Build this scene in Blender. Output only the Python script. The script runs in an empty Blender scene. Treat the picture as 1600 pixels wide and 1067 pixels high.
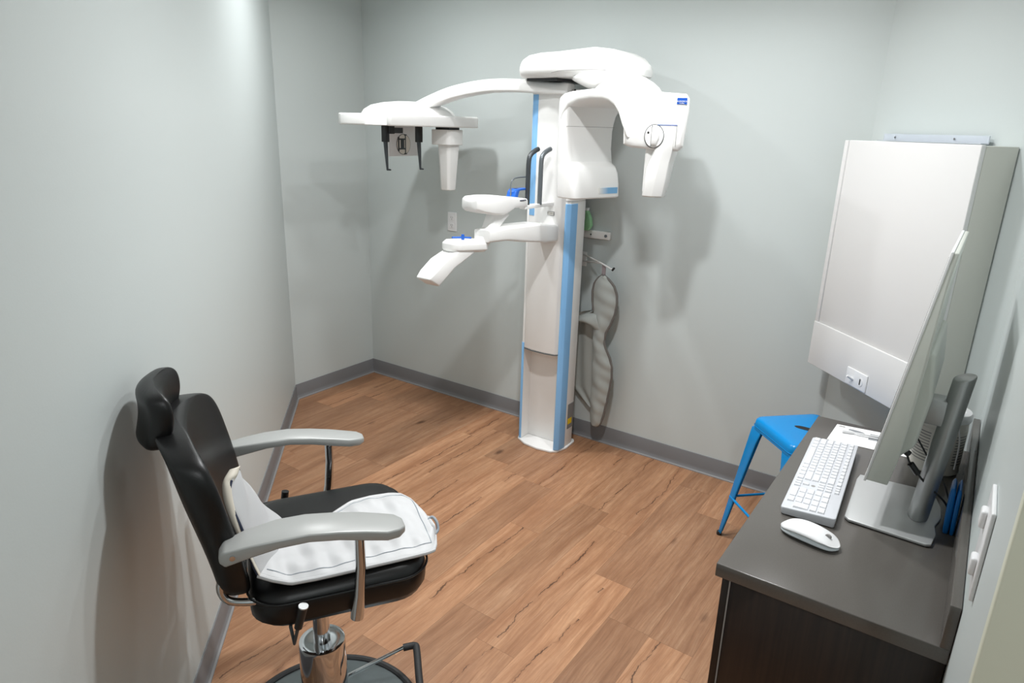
import bpy, bmesh, math, random
from mathutils import Vector, Matrix
from math import radians as R, sin, cos, pi

# ------------------------------------------------------------------ camera
scene = bpy.context.scene
COL = scene.collection
CAM_H = 1.75
F_PX, YAW, PITCH, ROLL = 1064.6, R(34.456), R(17.51), R(1.746)
fw = Vector((-sin(YAW) * cos(PITCH), cos(YAW) * cos(PITCH), -sin(PITCH)))
rt = Vector((cos(YAW), sin(YAW), 0))
up = rt.cross(fw)
rt2 = rt * cos(ROLL) + up * sin(ROLL)
up2 = up * cos(ROLL) - rt * sin(ROLL)
camd = bpy.data.cameras.new('camera')
camd.sensor_fit = 'HORIZONTAL'
camd.sensor_width = 36.0
camd.lens = F_PX * 36.0 / 1600.0
camd.clip_start = 0.02
cam = bpy.data.objects.new('camera', camd)
cam.matrix_world = Matrix(((rt2.x, up2.x, -fw.x, 0), (rt2.y, up2.y, -fw.y, 0), (rt2.z, up2.z, -fw.z, CAM_H), (0, 0, 0, 1)))
COL.objects.link(cam)
scene.camera = cam

# ------------------------------------------------------------------ world, lamps, exposure
world = bpy.data.worlds.new('world')
scene.world = world
world.use_nodes = True
world.node_tree.nodes['Background'].inputs[0].default_value = (0.8, 0.85, 0.9, 1)
world.node_tree.nodes['Background'].inputs[1].default_value = 0.15

CEIL = 2.72
WARM = (0.975, 0.992, 1.0)
def downlight(x, y, watts, r=0.06, spread=180, col=WARM):
    l = bpy.data.lights.new('recessed_lamp', 'AREA')
    l.shape = 'DISK'
    l.size = 2 * r
    l.energy = watts
    l.color = col
    l.spread = R(spread)
    o = bpy.data.objects.new('recessed_lamp', l)
    o.location = (x, y, CEIL - 0.012)
    COL.objects.link(o)
    return o




downlight(-1.05, 1.72, 20.5, spread=148)
downlight(-0.85, 2.45, 11, spread=145)
downlight(-1.65, 2.45, 6, spread=148)
downlight(-2.50, 2.36, 12, spread=155)
downlight(0.60, -0.50, 15, col=(0.94, 0.98, 1.0))

vs = scene.view_settings
vs.view_transform = 'Standard'
vs.look = 'None'
vs.exposure = 0.1
vs.gamma = 1.0
vs.use_curve_mapping = False

# ------------------------------------------------------------------ materials
def lin(c):
    return tuple(((v / 255) / 12.92 if v / 255 <= 0.04045 else (((v / 255) + 0.055) / 1.055) ** 2.4) for v in c)
def mat(name, rgb, rough=0.5, metal=0.0, spec=0.5, bump=0, bscale=200, coat=0, trans=0, var=0.0):
    m = bpy.data.materials.new(name)
    m.use_nodes = True
    nt = m.node_tree
    b = nt.nodes['Principled BSDF']
    c = lin(rgb)
    b.inputs['Base Color'].default_value = (*c, 1)
    b.inputs['Roughness'].default_value = rough
    b.inputs['Metallic'].default_value = metal
    b.inputs['Specular IOR Level'].default_value = spec
    b.inputs['Coat Weight'].default_value = coat
    b.inputs['Transmission Weight'].default_value = trans
    tc = nt.nodes.new('ShaderNodeTexCoord')
    if bump or var:
        n = nt.nodes.new('ShaderNodeTexNoise')
        n.inputs['Scale'].default_value = bscale
        n.inputs['Detail'].default_value = 3
        nt.links.new(tc.outputs['Object'], n.inputs['Vector'])
    if bump:
        bp = nt.nodes.new('ShaderNodeBump')
        bp.inputs['Strength'].default_value = bump
        bp.inputs['Distance'].default_value = 0.002
        nt.links.new(n.outputs['Fac'], bp.inputs['Height'])
        nt.links.new(bp.outputs['Normal'], b.inputs['Normal'])
    if var:
        mx = nt.nodes.new('ShaderNodeMix')
        mx.data_type = 'RGBA'
        mx.inputs[6].default_value = (*[v * (1 - var) for v in c], 1)
        mx.inputs[7].default_value = (*[min(1, v * (1 + var)) for v in c], 1)
        nt.links.new(n.outputs['Fac'], mx.inputs[0])
        nt.links.new(mx.outputs[2], b.inputs['Base Color'])
    return m

M = {}
M['wall'] = mat('wall_paint', (202, 209, 208), 0.42, bump=0.08, bscale=180, spec=0.35)
M['jamb'] = mat('jamb_paint', (224, 225, 206), 0.45)
M['ceil'] = mat('ceiling_paint', (232, 232, 228), 0.9)
M['base'] = mat('baseboard_vinyl', (122, 122, 124), 0.5, bump=0.05, bscale=120)
M['caulk'] = mat('baseboard_toe', (140, 138, 138), 0.5)
M['white'] = mat('machine_white', (241, 240, 238), 0.32, spec=0.45)
M['white_in'] = mat('machine_offwhite', (228, 223, 214), 0.4)
M['blue_strip'] = mat('machine_blue', (140, 196, 246), 0.35)
M['blue_logo'] = mat('logo_blue', (20, 82, 178), 0.35)
M['logo_white'] = mat('logo_white', (245, 245, 245), 0.4)
M['dark'] = mat('dark_plastic', (24, 24, 25), 0.4)
M['grey_rod'] = mat('grey_rod', (120, 126, 130), 0.3, metal=0.5)
M['dark_rod'] = mat('dark_rod', (66, 70, 73), 0.35, metal=0.3)
M['blue_clip'] = mat('blue_clip', (32, 96, 190), 0.35)
M['leather'] = mat('black_vinyl', (11, 11, 12), 0.36, bump=0.12, bscale=500, spec=0.45)
M['chrome'] = mat('chrome', (205, 207, 210), 0.07, metal=1.0)
M['steel_plate'] = mat('steel_plate', (120, 128, 130), 0.28, metal=0.8, var=0.12, bscale=18)
M['rubber'] = mat('black_rubber', (38, 38, 39), 0.6)
M['silver'] = mat('silver_paint', (170, 171, 169), 0.34, metal=0.1)
M['apron_w'] = mat('apron_white', (200, 200, 201), 0.5, bump=0.25, bscale=26)
M['apron_c'] = mat('apron_cream', (220, 212, 198), 0.55)
M['navy'] = mat('navy_edging', (44, 52, 74), 0.6)
M['stitch'] = mat('seam_grey', (150, 158, 166), 0.6)
M['apron_g'] = mat('apron_grey', (174, 178, 174), 0.55, bump=0.35, bscale=22)
M['binding'] = mat('apron_binding', (112, 108, 104), 0.6)
M['strap'] = mat('apron_loop', (150, 138, 140), 0.6)
M['blue'] = mat('stool_blue', (0, 136, 206), 0.24, spec=0.4, coat=0.08)
M['worktop'] = mat('worktop_laminate', (92, 88, 84), 0.22, spec=0.5, var=0.10, bscale=320)
M['wt_edge'] = mat('worktop_edge', (66, 64, 62), 0.3)
M['plastic_w'] = mat('white_plastic', (232, 232, 233), 0.3)
M['key'] = mat('key_white', (222, 223, 226), 0.38)
M['kb_case'] = mat('keyboard_case', (204, 206, 211), 0.35)
M['mouse_side'] = mat('mouse_side', (205, 212, 216), 0.35)
M['alu'] = mat('aluminium', (176, 178, 178), 0.36, metal=0.7)
M['alu_plate'] = mat('stand_plate', (196, 197, 197), 0.4, metal=0.35)
M['mon_back'] = mat('monitor_back', (205, 208, 200), 0.4)
M['mon_edge'] = mat('monitor_edge', (240, 240, 240), 0.35)
M['screen'] = mat('screen_black', (12, 12, 14), 0.15)
M['paper'] = mat('paper', (242, 242, 242), 0.8)
M['print'] = mat('printed_grey', (140, 142, 146), 0.8, var=0.35, bscale=120)
M['lab_w'] = mat('label_white', (222, 218, 210), 0.55)
M['lab_t'] = mat('label_text', (150, 148, 146), 0.6)
M['cab'] = mat('cabinet_white', (224, 223, 222), 0.38)
M['cab_side'] = mat('cabinet_side', (208, 208, 200), 0.42)
M['label_grey'] = mat('label_grey', (128, 127, 126), 0.5)
M['yellow'] = mat('label_yellow', (232, 196, 24), 0.5)
M['green'] = mat('green_plastic', (150, 205, 155), 0.3)
M['blue_pack'] = mat('blue_pack', (12, 104, 178), 0.35)

def glass_mat():
    m = mat('clear_acrylic', (232, 238, 246), 0.15, trans=0.45)
    return m
M['clear'] = glass_mat()

def gradient_blue():
    m = mat('blue_fade', (120, 175, 218), 0.35)
    nt = m.node_tree
    b = nt.nodes['Principled BSDF']
    tc = nt.nodes.new('ShaderNodeTexCoord')
    sp = nt.nodes.new('ShaderNodeSeparateXYZ')
    rp = nt.nodes.new('ShaderNodeValToRGB')
    nt.links.new(tc.outputs['Generated'], sp.inputs[0])
    nt.links.new(sp.outputs[1], rp.inputs[0])
    rp.color_ramp.elements[0].position = 0.0
    rp.color_ramp.elements[0].color = (*lin((238, 236, 231)), 1)
    rp.color_ramp.elements[1].position = 0.5
    rp.color_ramp.elements[1].color = (*lin((120, 175, 218)), 1)
    nt.links.new(rp.outputs[0], b.inputs['Base Color'])
    return m
M['fade'] = gradient_blue()

def dark_wood():
    m = mat('espresso_laminate', (44, 30, 24), 0.45)
    nt = m.node_tree
    b = nt.nodes['Principled BSDF']
    tc = nt.nodes.new('ShaderNodeTexCoord')
    mp = nt.nodes.new('ShaderNodeMapping')
    mp.inputs['Scale'].default_value = (60, 60, 2.0)
    n = nt.nodes.new('ShaderNodeTexNoise')
    n.inputs['Scale'].default_value = 2.0
    n.inputs['Detail'].default_value = 4
    rp = nt.nodes.new('ShaderNodeValToRGB')
    rp.color_ramp.elements[0].position = 0.3
    rp.color_ramp.elements[0].color = (*lin((24, 15, 11)), 1)
    rp.color_ramp.elements[1].position = 0.75
    rp.color_ramp.elements[1].color = (*lin((44, 30, 23)), 1)
    nt.links.new(tc.outputs['Object'], mp.inputs[0])
    nt.links.new(mp.outputs[0], n.inputs['Vector'])
    nt.links.new(n.outputs['Fac'], rp.inputs[0])
    nt.links.new(rp.outputs[0], b.inputs['Base Color'])
    return m
M['espresso'] = dark_wood()

def floor_mat():
    m = bpy.data.materials.new('wood_plank_vinyl')
    m.use_nodes = True
    nt = m.node_tree
    N, Lk = nt.nodes, nt.links
    b = N['Principled BSDF']
    def math_(op, a, c=None, d=None):
        x = N.new('ShaderNodeMath')
        x.operation = op
        for i, v in enumerate((a, c, d)):
            if v is None: continue
            if isinstance(v, (int, float)): x.inputs[i].default_value = v
            else: Lk.new(v, x.inputs[i])
        return x.outputs[0]
    def comb(x, y, z):
        c = N.new('ShaderNodeCombineXYZ')
        for i, v in enumerate((x, y, z)):
            if isinstance(v, (int, float)): c.inputs[i].default_value = v
            else: Lk.new(v, c.inputs[i])
        return c.outputs[0]
    def noise(vec, scale, detail=4, rough=0.55, dist=0.0):
        n = N.new('ShaderNodeTexNoise')
        n.inputs['Scale'].default_value = scale
        n.inputs['Detail'].default_value = detail
        n.inputs['Roughness'].default_value = rough
        n.inputs['Distortion'].default_value = dist
        Lk.new(vec, n.inputs['Vector'])
        return n.outputs['Fac']
    def white(vec):
        n = N.new('ShaderNodeTexWhiteNoise')
        n.noise_dimensions = '3D'
        Lk.new(vec, n.inputs['Vector'])
        return n.outputs['Value']
    def ramp(fac, stops):
        r = N.new('ShaderNodeValToRGB')
        els = r.color_ramp.elements
        while len(els) < len(stops): els.new(0.5)
        for e, (p, c) in zip(els, stops):
            e.position = p
            e.color = (*c, 1)
        Lk.new(fac, r.inputs[0])
        return r.outputs[0]
    def mix(fac, a, c, mode='MIX'):
        x = N.new('ShaderNodeMix')
        x.data_type = 'RGBA'
        x.blend_type = mode
        if isinstance(fac, (int, float)): x.inputs[0].default_value = fac
        else: Lk.new(fac, x.inputs[0])
        for i, v in ((6, a), (7, c)):
            if isinstance(v, tuple): x.inputs[i].default_value = (*v, 1)
            else: Lk.new(v, x.inputs[i])
        return x.outputs[2]
    tc = N.new('ShaderNodeTexCoord')
    sp = N.new('ShaderNodeSeparateXYZ')
    Lk.new(tc.outputs['Object'], sp.inputs[0])
    X, Y = sp.outputs[0], sp.outputs[1]
    PW, PL = 0.166, 0.92
    xs = math_('DIVIDE', math_('ADD', X, 10.015), PW)
    ix = math_('FLOOR', xs)
    fx = math_('FRACT', xs)
    off = white(comb(ix, 3.7, 1.3))
    ys = math_('ADD', math_('DIVIDE', math_('ADD', Y, 10.0), PL), math_('MULTIPLY', off, 5.0))
    iy = math_('FLOOR', ys)
    fy = math_('FRACT', ys)
    pid = white(comb(ix, iy, 0.5))
    pid2 = white(comb(ix, iy, 9.5))
    # grain, stretched along the plank and shifted from plank to plank
    gx = math_('ADD', X, math_('MULTIPLY', pid, 37.0))
    gy = math_('ADD', Y, math_('MULTIPLY', pid2, 53.0))
    wob = noise(comb(math_('MULTIPLY', gx, 3.0), math_('MULTIPLY', gy, 1.2), 0.0), 1.5, 3)
    gxw = math_('ADD', gx, math_('MULTIPLY', wob, 0.05))
    grain = noise(comb(math_('MULTIPLY', gxw, 42.0), math_('MULTIPLY', gy, 2.2), 0.0), 1.0, 6, 0.65, 0.4)
    fine = noise(comb(math_('MULTIPLY', gxw, 190.0), math_('MULTIPLY', gy, 7.0), 0.0), 1.0, 4, 0.6)
    patch = noise(comb(math_('MULTIPLY', gxw, 16.0), math_('MULTIPLY', gy, 1.7), 4.0), 1.0, 4)
    mott = noise(comb(math_('MULTIPLY', gx, 34.0), math_('MULTIPLY', gy, 16.0), 8.0), 1.0, 5, 0.7)
    col = ramp(grain, [(0.22, lin((134, 93, 64))), (0.46, lin((178, 132, 98))), (0.72, lin((198, 155, 120)))])
    col = mix(math_('MULTIPLY', math_('SUBTRACT', patch, 0.42), 2.2), col, lin((144, 98, 68)))
    col = mix(math_('MULTIPLY', math_('SUBTRACT', fine, 0.38), 1.1), col, lin((120, 82, 58)))
    col = mix(math_('MULTIPLY', math_('SUBTRACT', mott, 0.42), 0.9), col, lin((140, 98, 70)))
    tone = math_('ADD', 0.80, math_('MULTIPLY', pid, 0.36))
    col = mix(1.0, col, comb(tone, math_('ADD', math_('MULTIPLY', tone, 0.97), 0.03), math_('ADD', math_('MULTIPLY', tone, 0.9), 0.1)), 'MULTIPLY')
    # long dark cracks: one wandering line on some planks, thin with wider stretches
    cw = noise(comb(math_('MULTIPLY', pid, 20.0), math_('MULTIPLY', gy, 2.6), 7.0), 1.0, 6, 0.65)
    cc = math_('ADD', math_('MULTIPLY', math_('SUBTRACT', cw, 0.5), 0.8), math_('ADD', 0.25, math_('MULTIPLY', pid2, 0.5)))
    cd = math_('ABSOLUTE', math_('SUBTRACT', fx, cc))
    cthick = noise(comb(math_('MULTIPLY', pid2, 30.0), math_('MULTIPLY', gy, 9.0), 2.0), 1.0, 5, 0.7)
    cl_ = noise(comb(math_('MULTIPLY', pid, 11.0), math_('MULTIPLY', gy, 1.6), 5.0), 1.0, 1)
    crack = math_('LESS_THAN', cd, math_('MULTIPLY', math_('MAXIMUM', math_('SUBTRACT', cthick, 0.40), 0.0), 0.10))
    halo = math_('POWER', math_('MAXIMUM', math_('SUBTRACT', 1.0, math_('MULTIPLY', cd, 6.0)), 0.0), 2.0)
    has = math_('MULTIPLY', math_('GREATER_THAN', pid, 0.5), math_('GREATER_THAN', cl_, 0.44))
    col = mix(math_('MULTIPLY', math_('MULTIPLY', halo, has), 0.34), col, lin((122, 76, 48)))
    col = mix(math_('MULTIPLY', math_('MULTIPLY', crack, has), 0.75), col, lin((66, 42, 30)))
    # knots
    vo = N.new('ShaderNodeTexVoronoi')
    vo.inputs['Scale'].default_value = 1.0
    Lk.new(comb(math_('MULTIPLY', gxw, 5.2), math_('MULTIPLY', gy, 2.3), 0.0), vo.inputs['Vector'])
    kd = math_('ADD', vo.outputs['Distance'], math_('MULTIPLY', math_('SUBTRACT', grain, 0.5), 0.12))
    knot = ramp(kd, [(0.045, (1, 1, 1)), (0.12, (0, 0, 0))])
    rgbk = N.new('ShaderNodeRGBToBW')
    Lk.new(knot, rgbk.inputs[0])
    kk = math_('MULTIPLY', rgbk.outputs[0], math_('GREATER_THAN', noise(comb(gx, gy, 2.0), 3.0, 1), 0.47))
    col = mix(math_('MULTIPLY', kk, 0.8), col, lin((84, 52, 34)))
    # seams
    ex = math_('MINIMUM', fx, math_('SUBTRACT', 1.0, fx))
    ey = math_('MULTIPLY', math_('MINIMUM', fy, math_('SUBTRACT', 1.0, fy)), PL / PW)
    seam = math_('LESS_THAN', math_('MINIMUM', ex, ey), 0.0065)
    col = mix(math_('MULTIPLY', seam, 0.35), col, lin((88, 56, 38)))
    Lk.new(col, b.inputs['Base Color'])
    Lk.new(math_('ADD', 0.36, math_('MULTIPLY', grain, 0.14)), b.inputs['Roughness'])
    b.inputs['Specular IOR Level'].default_value = 0.4
    bp = N.new('ShaderNodeBump')
    bp.inputs['Strength'].default_value = 0.2
    bp.inputs['Distance'].default_value = 0.001
    h = math_('SUBTRACT', fine, math_('ADD', math_('MULTIPLY', seam, 0.8), math_('MULTIPLY', math_('MULTIPLY', crack, has), 1.0)))
    Lk.new(h, bp.inputs['Height'])
    Lk.new(bp.outputs['Normal'], b.inputs['Normal'])
    return m
M['floor'] = floor_mat()

# ------------------------------------------------------------------ mesh helpers
def wloc(o):
    v = Vector((0, 0, 0))
    while o is not None:
        v += o.location
        o = o.parent
    return v

def link(name, verts, faces, m, parent=None, loc=None, bevel=0, seg=3, sub=0, smooth=True, solid=0, angle=35, solid_off=-1):
    base = wloc(parent) if parent else Vector((0, 0, 0))
    here = base + Vector((0, 0, 0)) if loc is None else Vector(loc)
    me = bpy.data.meshes.new(name)
    me.from_pydata([tuple(Vector(v) - here) for v in verts], [], faces)
    bm = bmesh.new()
    bm.from_mesh(me)
    bmesh.ops.recalc_face_normals(bm, faces=bm.faces)
    bm.to_mesh(me)
    bm.free()
    me.materials.append(m)
    o = bpy.data.objects.new(name, me)
    COL.objects.link(o)
    if parent: o.parent = parent
    o.location = here - base
    if solid:
        md = o.modifiers.new('solid', 'SOLIDIFY')
        md.thickness = solid
        md.offset = solid_off
    if sub:
        md = o.modifiers.new('sub', 'SUBSURF')
        md.levels = sub
        md.render_levels = sub
    if bevel:
        md = o.modifiers.new('bevel', 'BEVEL')
        md.width = bevel
        md.segments = seg
        md.limit_method = 'ANGLE'
        md.angle_limit = R(28)
        md.harden_normals = False
    if smooth:
        me.shade_smooth()
        if not sub:
            me.set_sharp_from_angle(angle=R(angle + (60 if bevel else 0)))
    return o

def tag(o, label, cat, group=None):
    o['label'] = label
    o['category'] = cat
    if group: o['group'] = group
    return o

def thing(name, loc, label, cat, group=None):
    o = bpy.data.objects.new(name, None)
    o.empty_display_size = 0.1
    o.location = loc
    COL.objects.link(o)
    return tag(o, label, cat, group)

class G:
    """collects geometry of one part"""
    def __init__(s):
        s.v, s.f = [], []
    def add(s, v, f):
        n = len(s.v)
        s.v += [Vector(p) for p in v]
        s.f += [tuple(i + n for i in q) for q in f]
        return s
    def box(s, x0, x1, y0, y1, z0, z1, fr=None):
        v = [(x, y, z) for z in (z0, z1) for y in (y0, y1) for x in (x0, x1)]
        if fr: v = [fr(*p) for p in v]
        return s.add(v, [(0, 2, 3, 1), (4, 5, 7, 6), (0, 1, 5, 4), (2, 6, 7, 3), (0, 4, 6, 2), (1, 3, 7, 5)])
    def rings(s, rs, cap=True, close=False):
        n = len(rs[0])
        v = [p for r in rs for p in r]
        f = []
        m = len(rs)
        for i in range(m if close else m - 1):
            a, b = i * n, ((i + 1) % m) * n
            for j in range(n):
                k = (j + 1) % n
                f.append((a + j, a + k, b + k, b + j))
        if cap and not close:
            f.append(tuple(range(n - 1, -1, -1)))
            f.append(tuple((m - 1) * n + j for j in range(n)))
        return s.add(v, f)
    def prism(s, poly, z0, z1, fr=None):
        fr = fr or (lambda x, y, z: (x, y, z))
        return s.rings([[fr(x, y, z0) for x, y in poly], [fr(x, y, z1) for x, y in poly]])
    def tube(s, pts, r, n=12, close=False):
        pts = [Vector(p) for p in pts]
        m = len(pts)
        rr = r if isinstance(r, (list, tuple)) else [r] * m
        rs = []
        nrm = None
        for i, p in enumerate(pts):
            if close:
                t = pts[(i + 1) % m] - pts[i - 1]
            else:
                t = pts[min(i + 1, m - 1)] - pts[max(i - 1, 0)]
            t.normalize()
            if nrm is None:
                a = Vector((0, 0, 1)) if abs(t.z) < 0.9 else Vector((1, 0, 0))
                nrm = t.cross(a).normalized()
            else:
                nrm = (nrm - t * nrm.dot(t)).normalized()
            bn = t.cross(nrm)
            rs.append([p + (nrm * cos(2 * pi * k / n) + bn * sin(2 * pi * k / n)) * rr[i] for k in range(n)])
        return s.rings(rs, close=close)
    def lathe(s, prof, c, n=40):
        return s.rings([[(c[0] + r * cos(2 * pi * k / n), c[1] + r * sin(2 * pi * k / n), z) for k in range(n)] for r, z in prof])
    def grid(s, pts):
        h, w = len(pts), len(pts[0])
        return s.add([p for row in pts for p in row], [(j * w + i, j * w + i + 1, (j + 1) * w + i + 1, (j + 1) * w + i) for j in range(h - 1) for i in range(w - 1)])
    def out(s, name, m, parent=None, **k):
        return link(name, s.v, s.f, m, parent, **k)

def spline(pts, n=8, close=False):
    """Catmull-Rom through the points"""
    P = [Vector(p) for p in pts]
    m = len(P)
    res = []
    for i in range(m if close else m - 1):
        p0 = P[i - 1] if (i > 0 or close) else P[0] * 2 - P[1]
        p1, p2 = P[i], P[(i + 1) % m]
        p3 = P[(i + 2) % m] if (i + 2 < m or close) else P[-1] * 2 - P[-2]
        for k in range(n):
            t = k / n
            res.append(0.5 * ((2 * p1) + (p2 - p0) * t + (2 * p0 - 5 * p1 + 4 * p2 - p3) * t * t + (3 * p1 - p0 - 3 * p2 + p3) * t ** 3))
    if not close: res.append(P[-1])
    return res

def spl2(pts, n=6, close=True):
    return [(v.x, v.y) for v in spline([(a, b, 0) for a, b in pts], n, close)]

def lerp_tab(tab, x):
    if x <= tab[0][0]: return tab[0][1:]
    for a, b in zip(tab, tab[1:]):
        if x <= b[0]:
            t = (x - a[0]) / (b[0] - a[0])
            t = t * t * (3 - 2 * t) if False else t
            return tuple(p + (q - p) * t for p, q in zip(a[1:], b[1:]))
    return tab[-1][1:]

def struct(o):
    o['kind'] = 'structure'
    return o

def rrect(x0, x1, y0, y1, r, n=5):
    p = []
    for cx, cy, a0 in ((x1 - r, y1 - r, 0), (x0 + r, y1 - r, 90), (x0 + r, y0 + r, 180), (x1 - r, y0 + r, 270)):
        for k in range(n + 1):
            a = R(a0 + 90 * k / n)
            p.append((cx + r * cos(a), cy + r * sin(a)))
    return p

def text(name, body, size, m, parent, origin, ex, ey, depth=0.0006):
    cu = bpy.data.curves.new(name, 'FONT')
    cu.body = body
    cu.size = size
    cu.extrude = depth
    cu.align_x = 'CENTER'
    cu.align_y = 'CENTER'
    tmp = bpy.data.objects.new(name, cu)
    COL.objects.link(tmp)
    me = bpy.data.meshes.new_from_object(tmp.evaluated_get(bpy.context.evaluated_depsgraph_get()))
    bpy.data.objects.remove(tmp)
    me.materials.clear()
    me.materials.append(m)
    o = bpy.data.objects.new(name, me)
    COL.objects.link(o)
    ex, ey = Vector(ex).normalized(), Vector(ey).normalized()
    ez = ex.cross(ey)
    o.parent = parent
    base = wloc(parent)
    p = Vector(origin) - base
    o.matrix_basis = Matrix(((ex.x, ey.x, ez.x, p.x), (ex.y, ey.y, ez.y, p.y), (ex.z, ey.z, ez.z, p.z), (0, 0, 0, 1)))
    return o

# ------------------------------------------------------------------ the room
YB, XL = 3.318, -3.505
C1, C2 = (-0.474, YB), (0.11, 2.734)
LCH = (XL, 2.625)
ZT = CEIL
def wall(name, a, b, th=0.1, m='wall', z0=0, z1=ZT):
    a, b = Vector((*a, 0)), Vector((*b, 0))
    d = (b - a).normalized()
    n = Vector((-d.y, d.x, 0))       # outwards: walls are listed clockwise seen from above
    g = G().prism([(a.x, a.y), (b.x, b.y), ((b + n * th).x, (b + n * th).y), ((a + n * th).x, (a + n * th).y)], z0, z1)
    return struct(g.out(name, M[m], smooth=False))
wall('wall_left', LCH, (XL, YB))
wall('wall_back', (XL - 0.1, YB), C1)
wall('wall_angled_right', C1, C2)
wall('wall_right', C2, (0.11, 1.03), th=0.14)
wall('wall_hall_side', (0.25, 1.03), (1.3, 1.03), th=0.1)
wall('wall_hall_right', (1.3, 1.13), (1.3, -1.6))
wall('wall_hall_front', (1.3, -1.6), (0.62, -1.6))
wall('wall_angled_left', (0.62, -1.5), LCH)
struct(G().box(0.104, 0.34, 1.0, 1.0295, 0, 2.15).out('trim_1', M['jamb'], bevel=0.003))
poly = [(XL - .1, YB + .1), (C1[0] + .05, YB + .1), (C2[0] + .16, C2[1] + .1), (C2[0] + .16, 1.12), (1.4, 1.12), (1.4, -1.7), (0.5, -1.7), (XL - .1, 2.5)]
struct(G().prism(poly, -0.06, 0).out('floor', M['floor'], smooth=False))
struct(G().prism(poly, CEIL, CEIL + 0.06).out('ceiling', M['ceil'], smooth=False))

def baseboard(name, a, b, h=0.1):
    a, b = Vector((*a, 0)), Vector((*b, 0))
    d = (b - a).normalized()
    n = Vector((d.y, -d.x, 0))       # into the room
    prof = [(0, 0), (0.016, 0), (0.0165, 0.004), (0.009, 0.012), (0.006, 0.03), (0.0055, h - 0.003), (0.004, h), (0, h)]
    rs = []
    for p in (a, b):
        rs.append([p + n * u + Vector((0, 0, z)) for u, z in prof])
    g = G().rings(rs)
    o = struct(g.out(name, M['base'], smooth=True, angle=50))
    t = G().rings([[p + n * u + Vector((0, 0, z)) for u, z in ((0.0135, 0), (0.0195, 0), (0.019, 0.0045), (0.0125, 0.0085))] for p in (a, b)])
    t.out('baseboard_toe', M['caulk'], o)
    return o
baseboard('baseboard_left', LCH, (XL, YB))
baseboard('baseboard_back', (XL, YB), C1)
baseboard('baseboard_angled_right', C1, C2)
baseboard('baseboard_angled_left', (0.3, -1.18), LCH)

# ------------------------------------------------------------------ x-ray machine
XR = thing('xray_machine', (-1.89, 3.16, 0), 'tall white panoramic x-ray machine with blue strips standing against the back wall', 'x-ray machine')
# foot plate
foot = [(-2.033, 3.22), (-2.033, 3.06), (-2.02, 3.035), (-1.95, 2.998), (-1.86, 2.987), (-1.775, 3.0), (-1.745, 3.03), (-1.728, 3.10), (-1.735, 3.20), (-1.75, 3.22)]
G().prism(foot, 0.0, 0.014).out('foot_plate', M['white'], XR, bevel=0.004)
# fixed column: a U channel, the front open below the carriage
chan = [(-2.018, 3.185), (-2.018, 3.045), (-2.010, 3.035), (-1.998, 3.035), (-1.998, 3.11), (-1.770, 3.11), (-1.770, 3.020), (-1.757, 3.020), (-1.742, 3.030), (-1.736, 3.095), (-1.738, 3.165), (-1.745, 3.185)]
G().prism(chan, 0.014, 1.395).out('column', M['white'], XR, bevel=0.004)
G().box(-1.985, -1.86, 3.18, 3.317, 0.0, 1.85).out('wall_mount', M['rubber'], XR, bevel=0.003)
G().prism([(-1.77, 3.018), (-1.755, 3.018), (-1.741, 3.03), (-1.734, 3.095), (-1.736, 3.165), (-1.745, 3.185), (-1.772, 3.185)], 1.395, 1.412).out('column_cap', M['white'], XR, bevel=0.006)
G().prism([(-1.7675, 3.0155), (-1.757, 3.0155), (-1.7385, 3.028), (-1.7335, 3.085), (-1.745, 3.085), (-1.750, 3.035), (-1.7675, 3.03)], 0.016, 1.385).out('blue_strip', M['blue_strip'], XR, bevel=0.002)
G().prism([(-2.0205, 3.06), (-2.0205, 3.044), (-2.012, 3.0325), (-1.999, 3.0325), (-1.999, 3.05)], 0.016, 0.60).out('blue_strip', M['blue_strip'], XR, bevel=0.001)
# rating label low on the side
lab = G().box(-1.7385, -1.7345, 3.105, 3.168, 0.12, 0.27).out('rating_label', M['label_grey'], XR)
G().box(-1.7365, -1.7335, 3.108, 3.15, 0.148, 0.182).out('warning_label', M['yellow'], lab)
# carriage
car = [(-2.004, 3.18), (-2.004, 3.045), (-1.99, 3.022), (-1.93, 3.008), (-1.85, 3.006), (-1.79, 3.014), (-1.7745, 3.03), (-1.7735, 3.18)]
G().prism(car, 0.575, 1.93).out('carriage', M['white'], XR, bevel=0.006)
seam = [(x, y - 0.0012) for x, y in car[1:-1]] + [(x, y + 0.004) for x, y in reversed(car[1:-1])]
G().prism(seam, 0.571, 0.5755).out('carriage_edge', M['grey_rod'], XR)
G().prism([(-1.988, 3.030), (-1.988, 3.0198), (-1.951, 3.0108), (-1.951, 3.025)], 1.31, 1.905).out('blue_strip', M['blue_strip'], XR, bevel=0.001)
G().box(-1.77, -1.745, 3.04, 3.18, 1.412, 1.93).out('guide_rail', M['white'], XR, bevel=0.004)
G().box(-1.762, -1.757, 3.032, 3.042, 1.40, 1.93).out('rail_slot', M['dark'], XR)
np_ = G().box(-1.865, -1.825, 3.003, 3.008, 1.262 + .06, 1.282 + .06).out('name_plate', M['label_grey'], XR, bevel=0.001)
G().box(-1.863, -1.827, 3.0024, 3.0045, 1.265 + .06, 1.279 + .06).out('plate_face', M['lab_w'], np_)
text('plate_lettering', 'PROMAX', 0.010, M['lab_t'], np_, (-1.845, 3.0018, 1.332), (1, 0, 0), (0, 0, 1))

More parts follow.
